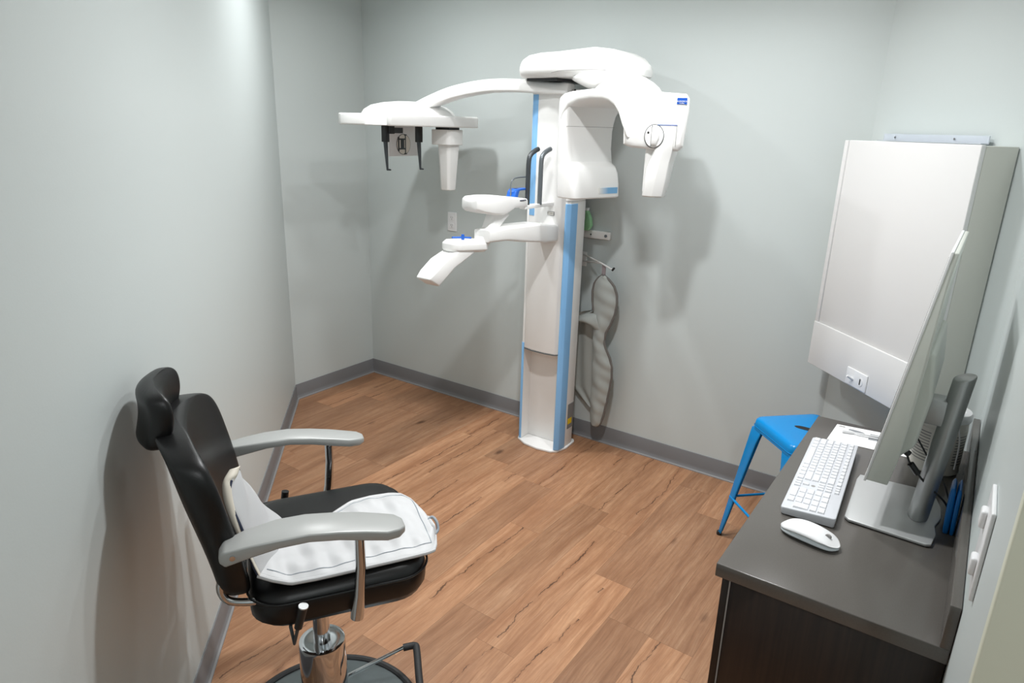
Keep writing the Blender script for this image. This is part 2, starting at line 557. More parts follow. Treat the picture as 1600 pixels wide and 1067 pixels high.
# overhead housing, rounded at its right end
def hood():
    g = G()
    rs = []
    tab = [(-2.004, 2.030, 0.014, 2.95, 3.18), (-1.998, 2.050, 0.012, 2.905, 3.23), (-1.982, 2.066, 0.012, 2.885, 3.26), (-1.95, 2.078, 0.012, 2.875, 3.28), (-1.88, 2.086, 0.012, 2.865, 3.285), (-1.78, 2.088, 0.014, 2.86, 3.28),
           (-1.68, 2.095, 0.012, 2.86, 3.27), (-1.60, 2.101, 0.008, 2.865, 3.25), (-1.52, 2.092, 0.008, 2.885, 3.22), (-1.45, 2.066, 0.012, 2.915, 3.18), (-1.40, 2.034, 0.016, 2.96, 3.12), (-1.385, 2.008, 0.018, 2.99, 3.08)]
    for x, zt, zb, y0, y1 in tab:
        z0 = 1.962 + zb
        r = min(0.040, (zt - z0) * 0.48, (y1 - y0) * 0.45)
        ring = []
        for (yy, zz) in rrect(y0, y1, z0, zt, r, 5):
            if zz > (z0 + zt) / 2:
                yy = yy + (0.016 if yy < (y0 + y1) / 2 else -0.016) * (zz - (z0 + zt) / 2) / max(1e-4, (zt - z0) / 2)
            ring.append((x, yy, zz))
        rs.append(ring)
    g.rings(rs)
    return g
h_ = hood().out('overhead_housing', M['white'], XR, bevel=0.008, seg=2)
G().box(-1.97, -1.80, 2.93, 3.2, 1.962, 1.978).out('housing_slot', M['dark'], XR)
# underside rib line of the housing
pl = [(-1.79, 2.861, 1.992), (-1.74, 2.857, 1.999), (-1.66, 2.857, 2.001), (-1.58, 2.865, 2.001), (-1.52, 2.882, 2.000)]
G().tube(spline(pl, 6), 0.0018, 6).out('housing_seam', M['lab_t'], XR)
# swivel bowl under the housing
def bowl(c, prof, n=40, sx=1, sy=1):
    return G().rings([[(c[0] + r * sx * cos(2 * pi * k / n), c[1] + r * sy * sin(2 * pi * k / n), z) for k in range(n)] for r, z in prof])
bowl((-1.56, 3.00), [(0.0, 1.915), (0.06, 1.918), (0.10, 1.932), (0.145, 1.953), (0.165, 1.964), (0.167, 1.974), (0.155, 1.985)], sx=1.05).out('swivel', M['white'], XR, bevel=0.003)

# rotating arm in its own frame: n towards the right unit, b towards the wall
Q = Vector((-1.44, 2.88, 0))
nv, bv = Vector((0.95, -0.3122, 0)), Vector((0.3122, 0.95, 0))
def fr(a, b, z):
    return Q + nv * a + bv * b + Vector((0, 0, z))
ARM = G()
# bridge: a curved beam between the two units, arched underside
br = []
for a, zb, zt, b0, b1 in ((-0.215, 1.70, 1.872, -0.165, 0.165), (-0.205, 1.735, 1.888, -0.170, 0.170), (-0.185, 1.80, 1.898, -0.172, 0.172), (-0.15, 1.842, 1.905, -0.172, 0.172), (-0.09, 1.862, 1.910, -0.17, 0.17), (-0.02, 1.870, 1.914, -0.165, 0.165), (0.05, 1.868, 1.918, -0.16, 0.16), (0.09, 1.860, 1.918, -0.16, 0.15), (0.125, 1.842, 1.914, -0.16, 0.14), (0.150, 1.81, 1.908, -0.155, 0.13), (0.172, 1.76, 1.903, -0.15, 0.12), (0.19, 1.72, 1.895, -0.14, 0.10)):
    br.append([fr(a, y, z) for y, z in rrect(b0, b1, zb, zt, 0.018, 3)])
G().rings(br).out('rotating_arm', M['white'], XR, bevel=0.004, seg=2)
bowl((-1.395, 2.86), [(0.03, 1.885), (0.152, 1.892), (0.150, 1.905), (0.135, 1.925), (0.11, 1.945), (0.075, 1.965), (0.035, 1.978), (0.0, 1.98)]).out('arm_cap', M['white'], XR, angle=70)
# left unit: tall sensor head
su = []
for z, a0, a1, b0, b1 in ((1.437, -0.212, -0.100, -0.155, 0.135), (1.443, -0.216, -0.093, -0.162, 0.143), (1.50, -0.217, -0.097, -0.166, 0.143), (1.55, -0.218, -0.106, -0.168, 0.141), (1.580, -0.218, -0.122, -0.169, 0.139), (1.595, -0.219, -0.146, -0.169, 0.138), (1.602, -0.219, -0.157, -0.170, 0.146), (1.66, -0.219, -0.160, -0.170, 0.138), (1.74, -0.218, -0.160, -0.170, 0.138), (1.80, -0.215, -0.156, -0.169, 0.145), (1.84, -0.21, -0.148, -0.167, 0.155), (1.868, -0.20, -0.14, -0.16, 0.16)):
    su.append([fr(x, y, z) for x, y in rrect(a0, a1, b0, b1, 0.02, 4)])
sh = G().rings(su).out('sensor_head', M['white'], XR, bevel=0.003, seg=2)
G().box(-0.098, -0.0925, 0.0, 0.122, 1.459, 1.487, fr).out('blue_fade_strip', M['fade'], sh, smooth=False)
G().tube([fr(-0.1592, -0.165, 1.758), fr(-0.1592, 0.138, 1.758)], 0.0009, 6).out('panel_seam', M['lab_t'], sh)
# right unit: turned a little more towards the doorway
Q2 = Vector((-1.335, 2.70, 0))
n2 = Vector((0.97, 0.243, 0)).normalized()
b2 = Vector((-n2.y, n2.x, 0))
def fr2(a, b, z):
    return Q2 + n2 * a + b2 * b + Vector((0, 0, z))
tu = []
for b, k in ((0.0, 0.018), (0.004, 0.008), (0.014, 0.0), (0.18, 0.004), (0.20, 0.012), (0.208, 0.03)):
    e = 0.03 * b / 0.2
    pts = [(0.012 + k, 1.692 + k), (0.045 + k, 1.680 + k), (0.20, 1.672 + k), (0.240 - k, 1.672 + k), (0.262 - k - e, 1.690 + k), (0.272 - k - e, 1.83), (0.270 - k - e, 1.876 - k), (0.256 - k - e, 1.894 - k), (0.15, 1.901 - k), (0.03 + k, 1.908 - k), (0.006 + k, 1.903 - k), (0.0 + k, 1.88)]
    tu.append([fr2(a, b, z) for a, z in pts])
th_ = G().rings(tu).out('tube_head', M['white'], XR, bevel=0.006, seg=3)
lg = G().box(0.2205, 0.2605, -0.0025, 0.001, 1.8545, 1.8785, fr2).out('logo_plate', M['blue_logo'], th_, smooth=False)
text('logo_lettering', 'PLANMECA', 0.0078, M['logo_white'], lg, fr2(0.2405, -0.003, 1.8650), n2, (0, 0, 1))
text('logo_lettering', 'ProMax', 0.006, M['logo_white'], lg, fr2(0.2405, -0.003, 1.8582), n2, (0, 0, 1))
# flap with a round knob, running down into the hanging cone
G().box(0.150, 0.231, -0.0022, 0.001, 1.7725, 1.7745, fr2).out('cover_gap', M['blue_logo'], th_, smooth=False)
G().box(0.2295, 0.2308, -0.0018, 0.001, 1.69, 1.773, fr2).out('cover_gap', M['label_grey'], th_, smooth=False)
def disc(c, r0, r1, z0, z1, n=32):
    g = G()
    rs = []
    for rr_, bb in ((r0, z0), (r0, (z0 + z1) / 2), (r1, z1)):
        rs.append([fr2(c[0] + rr_ * 0.86 * cos(2 * pi * k / n), bb, c[1] + rr_ * sin(2 * pi * k / n)) for k in range(n)])
    return g.rings(rs)
KC = (0.141, 1.728)
disc(KC, 0.0475, 0.0475, 0.001, -0.0025).out('knob_rim', M['dark_rod'], th_)
kn = disc(KC, 0.0445, 0.042, 0.0, -0.007).out('knob', M['white'], th_)
G().box(KC[0] - 0.011, KC[0] - 0.0085, -0.0082, -0.006, 1.687, 1.770, fr2).out('knob_slot', M['dark_rod'], kn, smooth=False)
G().rings([[fr2(KC[0] + a, -b_, z) for a, z in ((-0.008, 1.690 + q), (0.012, 1.690 + q), (0.022, 1.728), (0.017, 1.768 - q), (-0.008, 1.768 - q))] for b_, q in ((0.006, 0), (0.016, 0.004), (0.020, 0.012))]).out('knob_grip', M['white'], kn, bevel=0.003)
disc((KC[0] - 0.024, 1.742), 0.005, 0.005, -0.006, -0.0078, 12).out('knob_dot', M['dark'], kn)
cone = []
for z, a0, a1, ar, b0, b1 in ((1.481, 0.110, 0.194, 0.150, 0.012, 0.10), (1.485, 0.107, 0.196, 0.150, 0.006, 0.105), (1.56, 0.112, 0.207, 0.163, 0.0, 0.12), (1.625, 0.124, 0.214, 0.172, -0.003, 0.13), (1.66, 0.138, 0.222, 0.18, -0.003, 0.14), (1.70, 0.150, 0.2285, 0.19, -0.0025, 0.14), (1.768, 0.152, 0.2285, 0.19, -0.0022, 0.14)):
    cone.append([fr2(x, y, z) for x, y in ((a0, b0 + 0.018), (a0 + 0.008, b0 + 0.002), (ar, b0 - 0.002 if z < 1.68 else b0), (a1 - 0.006, b0 + (0.014 if z < 1.68 else 0)), (a1, b0 + 0.03), (a1, b1), (a0, b1))])
G().rings(cone).out('collimator_cone', M['white'], th_, bevel=0.003)
G().rings([[fr2(x, y, z) for x, y in rrect(0.103, 0.165, 0.03, 0.15, 0.01, 3)] for z in (1.50, 1.70)]).out('beam_shield', M['white'], th_, bevel=0.003)

# cephalostat arm
ca = []
path = spline([(-1.775, 3.03, 1.925), (-1.90, 3.015, 1.930), (-2.05, 2.985, 1.940), (-2.22, 2.95, 1.936), (-2.40, 2.915, 1.905), (-2.53, 2.89, 1.862), (-2.62, 2.872, 1.826), (-2.70, 2.858, 1.80)], 5)
for i, p in enumerate(path):
    t = i / (len(path) - 1)
    hw = 0.052 - 0.006 * t
    hh = 0.030 + 0.012 * sin(pi * t) * 0.5
    d = (path[min(i + 1, len(path) - 1)] - path[max(i - 1, 0)]).normalized()
    side = Vector((0, 0, 1)).cross(d).normalized()
    upv = d.cross(side)
    ca.append([p + side * a + upv * b for a, b in ((-hw, -hh * 0.75), (hw, -hh * 0.75), (hw, hh * 0.35), (hw * 0.75, hh), (-hw * 0.75, hh), (-hw, hh * 0.35))])
G().rings(ca).out('ceph_arm', M['white'], XR, bevel=0.010, seg=3)
# cephalostat head: flat plate with lobes, domed top
plan = [(-2.925, 2.60), (-2.912, 2.565), (-2.88, 2.55), (-2.82, 2.555), (-2.74, 2.60), (-2.66, 2.645), (-2.56, 2.665), (-2.545, 2.60), (-2.530, 2.535), (-2.515, 2.525), (-2.497, 2.535), (-2.475, 2.75), (-2.432, 3.10), (-2.432, 3.15), (-2.455, 3.172), (-2.56, 3.175), (-2.66, 3.16), (-2.74, 3.165), (-2.86, 3.17), (-2.895, 3.14), (-2.91, 3.0), (-2.925, 2.8)]
ch = G().rings([[(x, y, z) for x, y in plan] for z in (1.735, 1.793)]).out('ceph_head', M['white'], XR, bevel=0.012, seg=4)
dome = []
for k, (sc, z) in enumerate(((1.0, 1.738), (0.99, 1.765), (0.965, 1.79), (0.90, 1.815), (0.76, 1.838), (0.52, 1.853), (0.24, 1.861), (0.02, 1.862))):
    dome.append([(-2.685 + 0.20 * sc * cos(a) + 0.05 * sc * sin(a), 2.865 + 0.27 * sc * sin(a), z) for a in [2 * pi * i / 40 for i in range(40)]])
G().rings(dome).out('ceph_dome', M['white'], XR, angle=60)
# hanging secondary collimator
hx, hy = -2.552, 3.03
G().rings([[(hx + x, hy + y, z) for x, y in rrect(-0.075, 0.065, -0.07, 0.07, 0.03, 3)] for z in (1.642, 1.648, 1.722)]).out('ceph_collimator_mount', M['white'], XR, bevel=0.004)
G().box(hx - 0.05, hx + 0.045, hy - 0.045, hy + 0.045, 1.722, 1.736).out('mount_gap', M['dark'], XR)
cc_ = []
for z, s_, k in ((1.395, 0.034, 0.028), (1.40, 0.037, 0.031), (1.52, 0.043, 0.038), (1.642, 0.051, 0.046)):
    cc_.append([(hx - 0.006 + x, hy + y, z) for x, y in ((-s_, -k * 0.4), (-s_ * 0.4, -k), (s_ * 0.75, -k), (s_, -k * 0.6), (s_, k), (-s_, k))])
G().rings(cc_).out('ceph_collimator', M['white'], XR, bevel=0.004)
# ear rods and holder
ea, eb = (-2.70, 2.695), (-2.655, 2.905)
for (ex, ey), zt in ((ea, 1.735), (eb, 1.735)):
    G().box(ex - 0.016, ex + 0.016, ey - 0.014, ey + 0.016, 1.652, zt).out('ear_rod_holder', M['dark'], XR, bevel=0.003)
    G().tube([(ex, ey, 1.66), (ex + 0.004, ey, 1.60), (ex + 0.008, ey + 0.002, 1.508)], [0.012, 0.010, 0.0055], 10).out('ear_rod', M['dark_rod'], XR)
    G().tube([(ex + 0.008, ey, 1.511), (ex + 0.008, ey + 0.026, 1.508)], [0.006, 0.004], 8).out('ear_rod_tip', M['dark_rod'], XR)
G().box(-2.708, -2.690, 2.70, 2.82, 1.697, 1.726).out('ear_rod_slide', M['dark_rod'], XR, bevel=0.002)
G().box(-2.717, -2.678, 2.70, 2.745, 1.694, 1.735).out('slide_block', M['dark'], XR, bevel=0.003)
cs = G().box(-2.82, -2.79, 2.81, 3.045, 1.572, 1.735).out('film_window', M['plastic_w'], XR, bevel=0.004)
def yzdisc(xc, c, r, th, y_, m, nm, par, n=28):
    G().rings([[(x, c[0] + r * cos(2 * pi * k / n), c[1] + r * sin(2 * pi * k / n)) for k in range(n)] for x in (xc, xc + th)]).out(nm, m, par)
yzdisc(-2.79, (2.925, 1.636), 0.056, 0.002, 0, M['dark_rod'], 'window_ring', cs)
yzdisc(-2.79, (2.925, 1.636), 0.0535, 0.003, 0, M['white_in'], 'window_disc', cs)
wd = G()
dy, dz = 0.043, -0.014
for y0, y1, z0, z1 in ((2.836, 2.846, 1.613, 1.69), (2.858, 2.884, 1.628, 1.676), (2.892, 2.898, 1.598, 1.702), (2.846, 2.892, 1.674, 1.682), (2.846, 2.892, 1.622, 1.630), (2.885, 2.905, 1.596, 1.602), (2.885, 2.905, 1.698, 1.704)):
    wd.box(-2.788, -2.7852, y0 + dy, y1 + dy, z0 + dz, z1 + dz)
wd.out('window_latch', M['dark_rod'], cs, smooth=False)

# patient support: arm, chin table, strut, chin block, blade
xa, xb = -1.915, -1.80
arm = []
for y, z0, z1, a, b in ((3.02, 1.192, 1.276, xa, xb), (2.90, 1.198, 1.292, xa, xb), (2.85, 1.206, 1.299, xa, xb), (2.72, 1.222, 1.304, xa + .005, xb - .002), (2.58, 1.244, 1.309, xa + .01, xb - .006), (2.44, 1.250, 1.306, xa + .015, xb - .01)):
    arm.append([(x, y, z) for x, z in rrect(a, b, z0, z1, 0.012, 3)])
G().rings(arm).out('support_arm', M['white'], XR, bevel=0.003)
tb = []
for k, z in ((0.012, 1.214), (0.0, 1.226), (0.0, 1.252), (0.012, 1.268)):
    tb.append([(x, y, z + (y - 2.36) * -0.10) for x, y in rrect(-1.925 + k, -1.83 - k, 2.225 + k, 2.475 - k, 0.035, 5)])
ct = G().rings(tb).out('chin_table', M['white'], XR, bevel=0.004)
G().tube([(-1.875, 2.255, 1.288), (-1.865, 2.33, 1.281), (-1.855, 2.36, 1.277)], 0.004, 8).out('blue_lever', M['blue_clip'], ct)
G().tube([(-1.865, 2.315, 1.27), (-1.865, 2.315, 1.296)], 0.007, 10).out('blue_knob', M['blue_clip'], ct)
st_ = []
for y, z, w, b0, b1 in ((2.43, 1.235, 0.024, -0.018, 0.028), (2.50, 1.305, 0.024, -0.02, 0.03), (2.545, 1.36, 0.025, -0.03, 0.045), (2.565, 1.39, 0.026, -0.045, 0.06)):
    st_.append([(-1.862 + a, y + b, z - b * 0.55) for a, b in ((-w, b0), (w * 0.5, b0), (w, b0 + 0.012), (w, b1), (-w, b1))])
G().rings(st_).out('strut', M['white'], XR, bevel=0.004)
# boat-shaped chin block
cb = []
for y, w, z0, z1 in ((2.36, 0.02, 1.410, 1.436), (2.368, 0.042, 1.398, 1.448), (2.40, 0.058, 1.386, 1.452), (2.48, 0.062, 1.370, 1.452), (2.55, 0.060, 1.364, 1.448), (2.61, 0.054, 1.372, 1.442), (2.66, 0.048, 1.386, 1.436), (2.76, 0.044, 1.382, 1.424), (2.768, 0.04, 1.384, 1.42)):
    cb.append([(-1.872 + a, y, z) for a, z in rrect(-w, w, z0, z1, min(0.012, w * 0.6), 3)])
G().rings(cb).out('chin_block', M['white'], XR, bevel=0.004)
G().box(-1.826, -1.8235, 2.69, 2.742, 1.4165, 1.4205).out('chin_block_mark', M['navy'], XR)
bl = []
for y, z, w in ((2.345, 1.235, 0.04), (2.29, 1.215, 0.042), (2.20, 1.185, 0.044), (2.135, 1.145, 0.044), (2.10, 1.118, 0.038)):
    bl.append([(-1.878 + a, y + b, z + c) for a, b, c in ((-w, -0.035, 0.02), (w, -0.035, 0.02), (w, 0.03, -0.02), (-w, 0.03, -0.02))])
G().rings(bl).out('hand_blade', M['white'], XR, bevel=0.008)
# temple bars
G().box(-1.868, -1.832, 2.75, 3.02, 1.372, 1.390).out('bar_holder', M['white'], XR, bevel=0.003)
for X_, Y_, m_, nm in ((-1.85, 2.79, 'dark_rod', 'temple_bar'), (-1.84, 2.885, 'grey_rod', 'temple_bar')):
    G().tube(spline([(X_, Y_, 1.385), (X_, Y_, 1.50), (X_, Y_ + 0.002, 1.595), (X_, Y_ + 0.018, 1.625), (X_ + 0.005, Y_ + 0.045, 1.642), (X_ + 0.008, Y_ + 0.068, 1.65)], 5), 0.0115, 12).out(nm, M[m_], XR)
G().tube(spline([(-1.87, 2.678, 1.43), (-1.87, 2.678, 1.49), (-1.87, 2.692, 1.512), (-1.87, 2.73, 1.52), (-1.87, 2.80, 1.52)], 5), 0.0035, 8).out('wire_loop', M['grey_rod'], XR)
G().rings([[(x, y, z) for x, y in ((-1.895, 2.672 + k), (-1.845, 2.672 + k), (-1.845, 2.702 + k), (-1.895, 2.702 + k))] for z, k in ((1.428, 0), (1.458, 0.012), (1.470, 0.03))]).out('blue_clip', M['blue_clip'], XR, bevel=0.003)
G().box(-1.885, -1.855, 2.70, 2.79, 1.460, 1.470).out('blue_clip', M['blue_clip'], XR, bevel=0.003)

# ------------------------------------------------------------------ things on the back wall
def wall_plate(name, c, ex, nrm, w, h, label, cat):
    c, ex, nrm = Vector(c), Vector(ex), Vector(nrm)
    t = thing(name, c, label, cat)
    f = lambda a, b, d: c + ex * a + Vector((0, 0, b)) + nrm * d
    G().rings([[f(x, z, d) for x, z in rrect(-w / 2 + k, w / 2 - k, -h / 2 + k, h / 2 - k, 0.005, 3)] for d, k in ((0.0, 0), (0.004, 0), (0.0065, 0.003))]).out('plate', M['plastic_w'], t, bevel=0.001)
    return t, f
t, f = wall_plate('wall_outlet', (-2.756, YB, 1.17), (1, 0, 0), (0, -1, 0), 0.072, 0.118, 'white duplex wall outlet on the back wall behind the chin support', 'outlet')
for dz in (0.024, -0.024):
    rc = G().rings([[f(x, z + dz, d) for x, z in rrect(-0.017, 0.017, -0.015, 0.015, 0.011, 4)] for d in (0.005, 0.0085)]).out('receptacle', M['plastic_w'], t)
    s_ = G()
    for a, b, hw, hh in ((-0.006, 0.004, 0.0014, 0.0045), (0.006, 0.004, 0.0014, 0.0038), (0.0, -0.007, 0.0024, 0.0026)):
        v = [f(a + x, dz + b + z, d) for d in (0.0075, 0.009) for z in (-hh, hh) for x in (-hw, hw)]
        s_.add(v, [(0, 2, 3, 1), (4, 5, 7, 6), (0, 1, 5, 4), (2, 6, 7, 3), (0, 4, 6, 2), (1, 3, 7, 5)])
    s_.out('slots', M['label_grey'], rc, smooth=False)

br = thing('wall_bracket', (-1.73, YB, 1.2), 'white flat bracket bar with two bolts on the wall right of the machine column', 'bracket')
G().box(-1.86, -1.650, YB - 0.022, YB, 1.182, 1.224).out('bar', M['white'], br, bevel=0.004)
for x, r in ((-1.762, 0.0045), (-1.672, 0.008)):
    G().rings([[(x + r * cos(2 * pi * k / 16), y, 1.203 + r * sin(2 * pi * k / 16)) for k in range(16)] for y in (YB - 0.021, YB - 0.026)]).out('bolt', M['grey_rod'], br)
gp = thing('exposure_switch', (-1.785, YB - 0.035, 1.224), 'small white and pale green handheld switch standing on the white bracket bar', 'switch')
G().rings([[(x + k, y, z) for x, y in ((-1.825, YB - 0.045), (-1.805, YB - 0.045), (-1.805, YB - 0.022), (-1.825, YB - 0.022))] for z, k in ((1.2245, 0), (1.345, 0.028))]).out('body', M['plastic_w'], gp, bevel=0.004)
G().rings([[(x, y, z) for x, y in ((x0, YB - 0.052), (x1, YB - 0.052), (x1, YB - 0.022), (x0, YB - 0.022))] for z, x0, x1 in ((1.2245, -1.80, -1.768), (1.25, -1.795, -1.752), (1.29, -1.79, -1.758), (1.33, -1.792, -1.778))]).out('green_grip', M['green'], gp, bevel=0.005)
hk = thing('wall_hook', (-1.77, YB, 1.06), 'white wire coat hook with black tip on the wall beside the machine column', 'hook')
G().box(-1.835, -1.79, YB - 0.004, YB, 1.02, 1.10).out('back_plate', M['white'], hk, bevel=0.001)
G().tube([(-1.81, YB - 0.004, 1.085), (-1.665, 3.245, 1.066), (-1.585, 3.20, 1.054), (-1.560, 3.185, 1.052)], 0.0045, 8).out('wire', M['white'], hk)
G().tube([(-1.81, YB - 0.004, 1.048), (-1.74, 3.29, 1.054), (-1.662, 3.243, 1.065)], 0.0042, 8).out('brace', M['white'], hk)
G().tube([(-1.565, 3.188, 1.048), (-1.552, 3.180, 1.062)], 0.006, 8).out('tip', M['dark'], hk)

# hanging grey apron
ga = thing('lead_apron', (-1.62, 3.25, 0.13), 'grey lead apron with dark binding hanging from the wire hook by the column', 'apron')
rowsA = [(0.128, -1.640, -1.612), (0.150, -1.655, -1.592), (0.196, -1.661, -1.577), (0.29, -1.664, -1.562), (0.38, -1.664, -1.549), (0.44, -1.666, -1.543), (0.50, -1.668, -1.546), (0.55, -1.670, -1.562), (0.60, -1.672, -1.592), (0.64, -1.674, -1.606), (0.69, -1.675, -1.598), (0.74, -1.678, -1.574), (0.80, -1.682, -1.553), (0.86, -1.694, -1.545), (0.91, -1.697, -1.549), (0.955, -1.688, -1.570), (0.985, -1.668, -1.602), (1.002, -1.645, -1.630)]
def rows_interp(rows, n):
    zs = [rows[0][0] + (rows[-1][0] - rows[0][0]) * i / n for i in range(n + 1)]
    return [(z, *lerp_tab(rows, z)) for z in zs]
random.seed(4)
pts = []
ra = rows_interp(rowsA, 70)
for z, l, r_ in ra:
    row = []
    for i in range(13):
        u = i / 12
        x = l + (r_ - l) * u
        y = 3.243 - 0.020 * sin(pi * u) + 0.0035 * sin(z * 88 + u * 4.5) * (0.2 + u) + 0.003 * sin(z * 37 + u * 6)
        row.append((x, y, z))
    pts.append(row)
G().grid(pts).out('front_panel', M['apron_g'], ga, solid=0.008, sub=1)
edge = [(r_, 3.233, z) for z, l, r_ in ra] + [(l, 3.233, z) for z, l, r_ in reversed(ra) if z > 0.80]
G().tube([Vector(p) for p in edge], 0.0068, 8).out('binding', M['binding'], ga)
pts = []
for z, l, r_, y in ((0.205, -1.70, -1.645, 3.290), (0.21, -1.715, -1.645, 3.290), (0.255, -1.775, -1.645, 3.290), (0.315, -1.845, -1.645, 3.290), (0.32, -1.85, -1.645, 3.290), (0.45, -1.85, -1.65, 3.288), (0.60, -1.85, -1.65, 3.284), (0.70, -1.84, -1.65, 3.276), (0.765, -1.82, -1.655, 3.272), (0.79, -1.72, -1.66, 3.265)):
    pts.append([(l + (r_ - l) * i / 12, y + 0.006 * sin(i * 1.3 + z * 5), z) for i in range(13)])
G().grid(pts).out('back_panel', M['apron_g'], ga, solid=0.006, sub=2)
pts = []
for u in range(9):
    a = u / 8
    top = Vector((-1.80 + 0.135 * a, 3.235, 0.745 + 0.045 * sin(a * pi * 0.5)))
    pts.append([top, top + Vector((0.015, -0.03, -0.012)), top + Vector((0.03 * a + 0.01, -0.035 + 0.01 * sin(u), -0.03 - 0.055 * a ** 2)), top + Vector((0.03 * a, -0.01, -0.035 - 0.08 * a ** 2))])
G().grid(pts).out('folded_flap', M['apron_g'], ga, solid=0.006, sub=2)
G().rings([[(-1.640 + a, 3.238 + b, z) for a, b in ((-0.011, -0.002), (0.011, -0.002), (0.011, 0.003), (-0.011, 0.003))] for z in (0.99, 1.03, 1.058)]).out('loop', M['strap'], ga)

# ------------------------------------------------------------------ white wall cabinet on the angled wall
nn = Vector((1, 1, 0)).normalized()      # into the wall
dd = Vector((1, -1, 0)).normalized()     # along the wall, to the right
P0 = Vector((*C1, 0))
def cf(a, d, z):                          # a along wall from corner, d out of the wall
    return P0 + dd * a - nn * d + Vector((0, 0, z))
TH = 0.146
a0 = (Vector((-0.547, 3.185, 0)) - P0).dot(dd)
a1 = (Vector((-0.0665, 2.704, 0)) - P0).dot(dd)
print('cab a', a0, a1)
wc = thing('wall_cabinet', cf((a0 + a1) / 2, 0.07, 0.77), 'large flat white wall cabinet hung in the corner above the desk end', 'cabinet')
def cbx(name, a, b, d0, d1, z0, z1, m, par, **k):
    g = G().rings([[cf(x, d, z) for x, d in ((a, d0), (b, d0), (b, d1), (a, d1))] for z in (z0, z1)])
    return g.out(name, M[m], par, **k)
cbx('body', a0 + 0.002, a1 - 0.001, 0.004, TH - 0.018, 0.772, 1.734, 'cab_side', wc, bevel=0.002)
cbx('front_stile', a0, a0 + 0.021, TH - 0.018, TH + 0.006, 0.966, 1.736, 'cab', wc, bevel=0.002)
cbx('door', a0 + 0.0215, a1, TH - 0.018, TH, 0.966, 1.737, 'cab', wc, bevel=0.003)
cbx('lower_panel', a0, a1, TH - 0.018, TH + 0.008, 0.770, 0.966, 'cab', wc, bevel=0.003)
so = (Vector((-0.313, 2.945, 0)) - P0).dot(dd)
sp_ = cbx('switch_plate', so - 0.062, so + 0.062, TH + 0.008, TH + 0.014, 0.776, 0.848, 'plastic_w', wc, bevel=0.003)
G().tube([cf(so - 0.018, TH + 0.013, 0.806), cf(so - 0.024, TH + 0.037, 0.820)], [0.006, 0.005], 8).out('toggle', M['plastic_w'], sp_)
G().rings([[cf(so + 0.028 + 0.016 * cos(2 * pi * k / 20), d, 0.811 + 0.018 * sin(2 * pi * k / 20)) for k in range(20)] for d in (TH + 0.0135, TH + 0.0155)]).out('round_switch', M['plastic_w'], sp_)
G().rings([[cf(so + 0.028 + a, d, 0.811 + z) for a, z in ((-0.003, -0.012), (0.003, -0.012), (0.003, 0.012), (-0.003, 0.012))] for d in (TH + 0.0152, TH + 0.0162)]).out('slot', M['dark'], sp_, smooth=False)
cl = thing('acrylic_rail', cf(0.4, 0.02, 1.738), 'clear acrylic rail lying along the top of the white wall cabinet', 'rail')
g = G().rings([[cf(x, d, z) for x, d in ((0.10, 0.018), (0.615, 0.018), (0.615, 0.022), (0.10, 0.022))] for z in (1.738, 1.766)])
g.rings([[cf(x, d, z) for x, d in ((0.10, 0.022), (0.615, 0.022), (0.615, 0.05), (0.10, 0.05))] for z in (1.738, 1.741)])
g.out('strip', M['clear'], cl, smooth=False)
for a in (0.17, 0.47):
    G().tube([cf(a, 0.016, 1.753), cf(a, 0.026, 1.753)], 0.004, 10).out('screw', M['chrome'], cl)

# ------------------------------------------------------------------ desk
WX0, WX1, WY0, WY1, WZ = -0.388, 0.108, 1.487, 2.637, 0.737
wt = thing('desk_worktop', (-0.14, 2.06, 0.7), 'dark grey laminate desk worktop with low backsplash along the right wall', 'worktop')
G().box(WX0, WX1, WY0, WY1, 0.700, WZ).out('top', M['worktop'], wt, bevel=0.0025, seg=2)
G().box(0.088, 0.1085, WY0, WY1 + 0.05, WZ - 0.001, WZ + 0.105).out('backsplash', M['worktop'], wt, bevel=0.002, seg=2)
bc = thing('base_cabinet', (-0.13, 2.06, 0), 'dark espresso wood base cabinet under the grey worktop', 'cabinet')
G().box(-0.352, 0.107, 1.506, 2.55, 0.09, 0.699).out('body', M['espresso'], bc, bevel=0.0015, seg=1)
G().box(-0.30, 0.107, 1.506, 2.55, 0.0, 0.09).out('toe_kick', M['espresso'], bc)
for y0, y1 in ((1.5075, 2.02), (2.026, 2.549)):
    dr = G().box(-0.374, -0.355, y0, y1, 0.10, 0.695).out('door', M['espresso'], bc, bevel=0.0015, seg=1)
    yh = y1 - 0.05 if y0 < 1.6 else y0 + 0.05
    G().tube([(-0.374, yh, 0.53), (-0.398, yh, 0.53), (-0.398, yh, 0.63), (-0.374, yh, 0.63)], 0.004, 8).out('handle', M['alu'], dr)
G().box(-0.3552, -0.3518, 1.505, 1.5075, 0.10, 0.698).out('edge_band', M['lab_t'], bc, smooth=False)

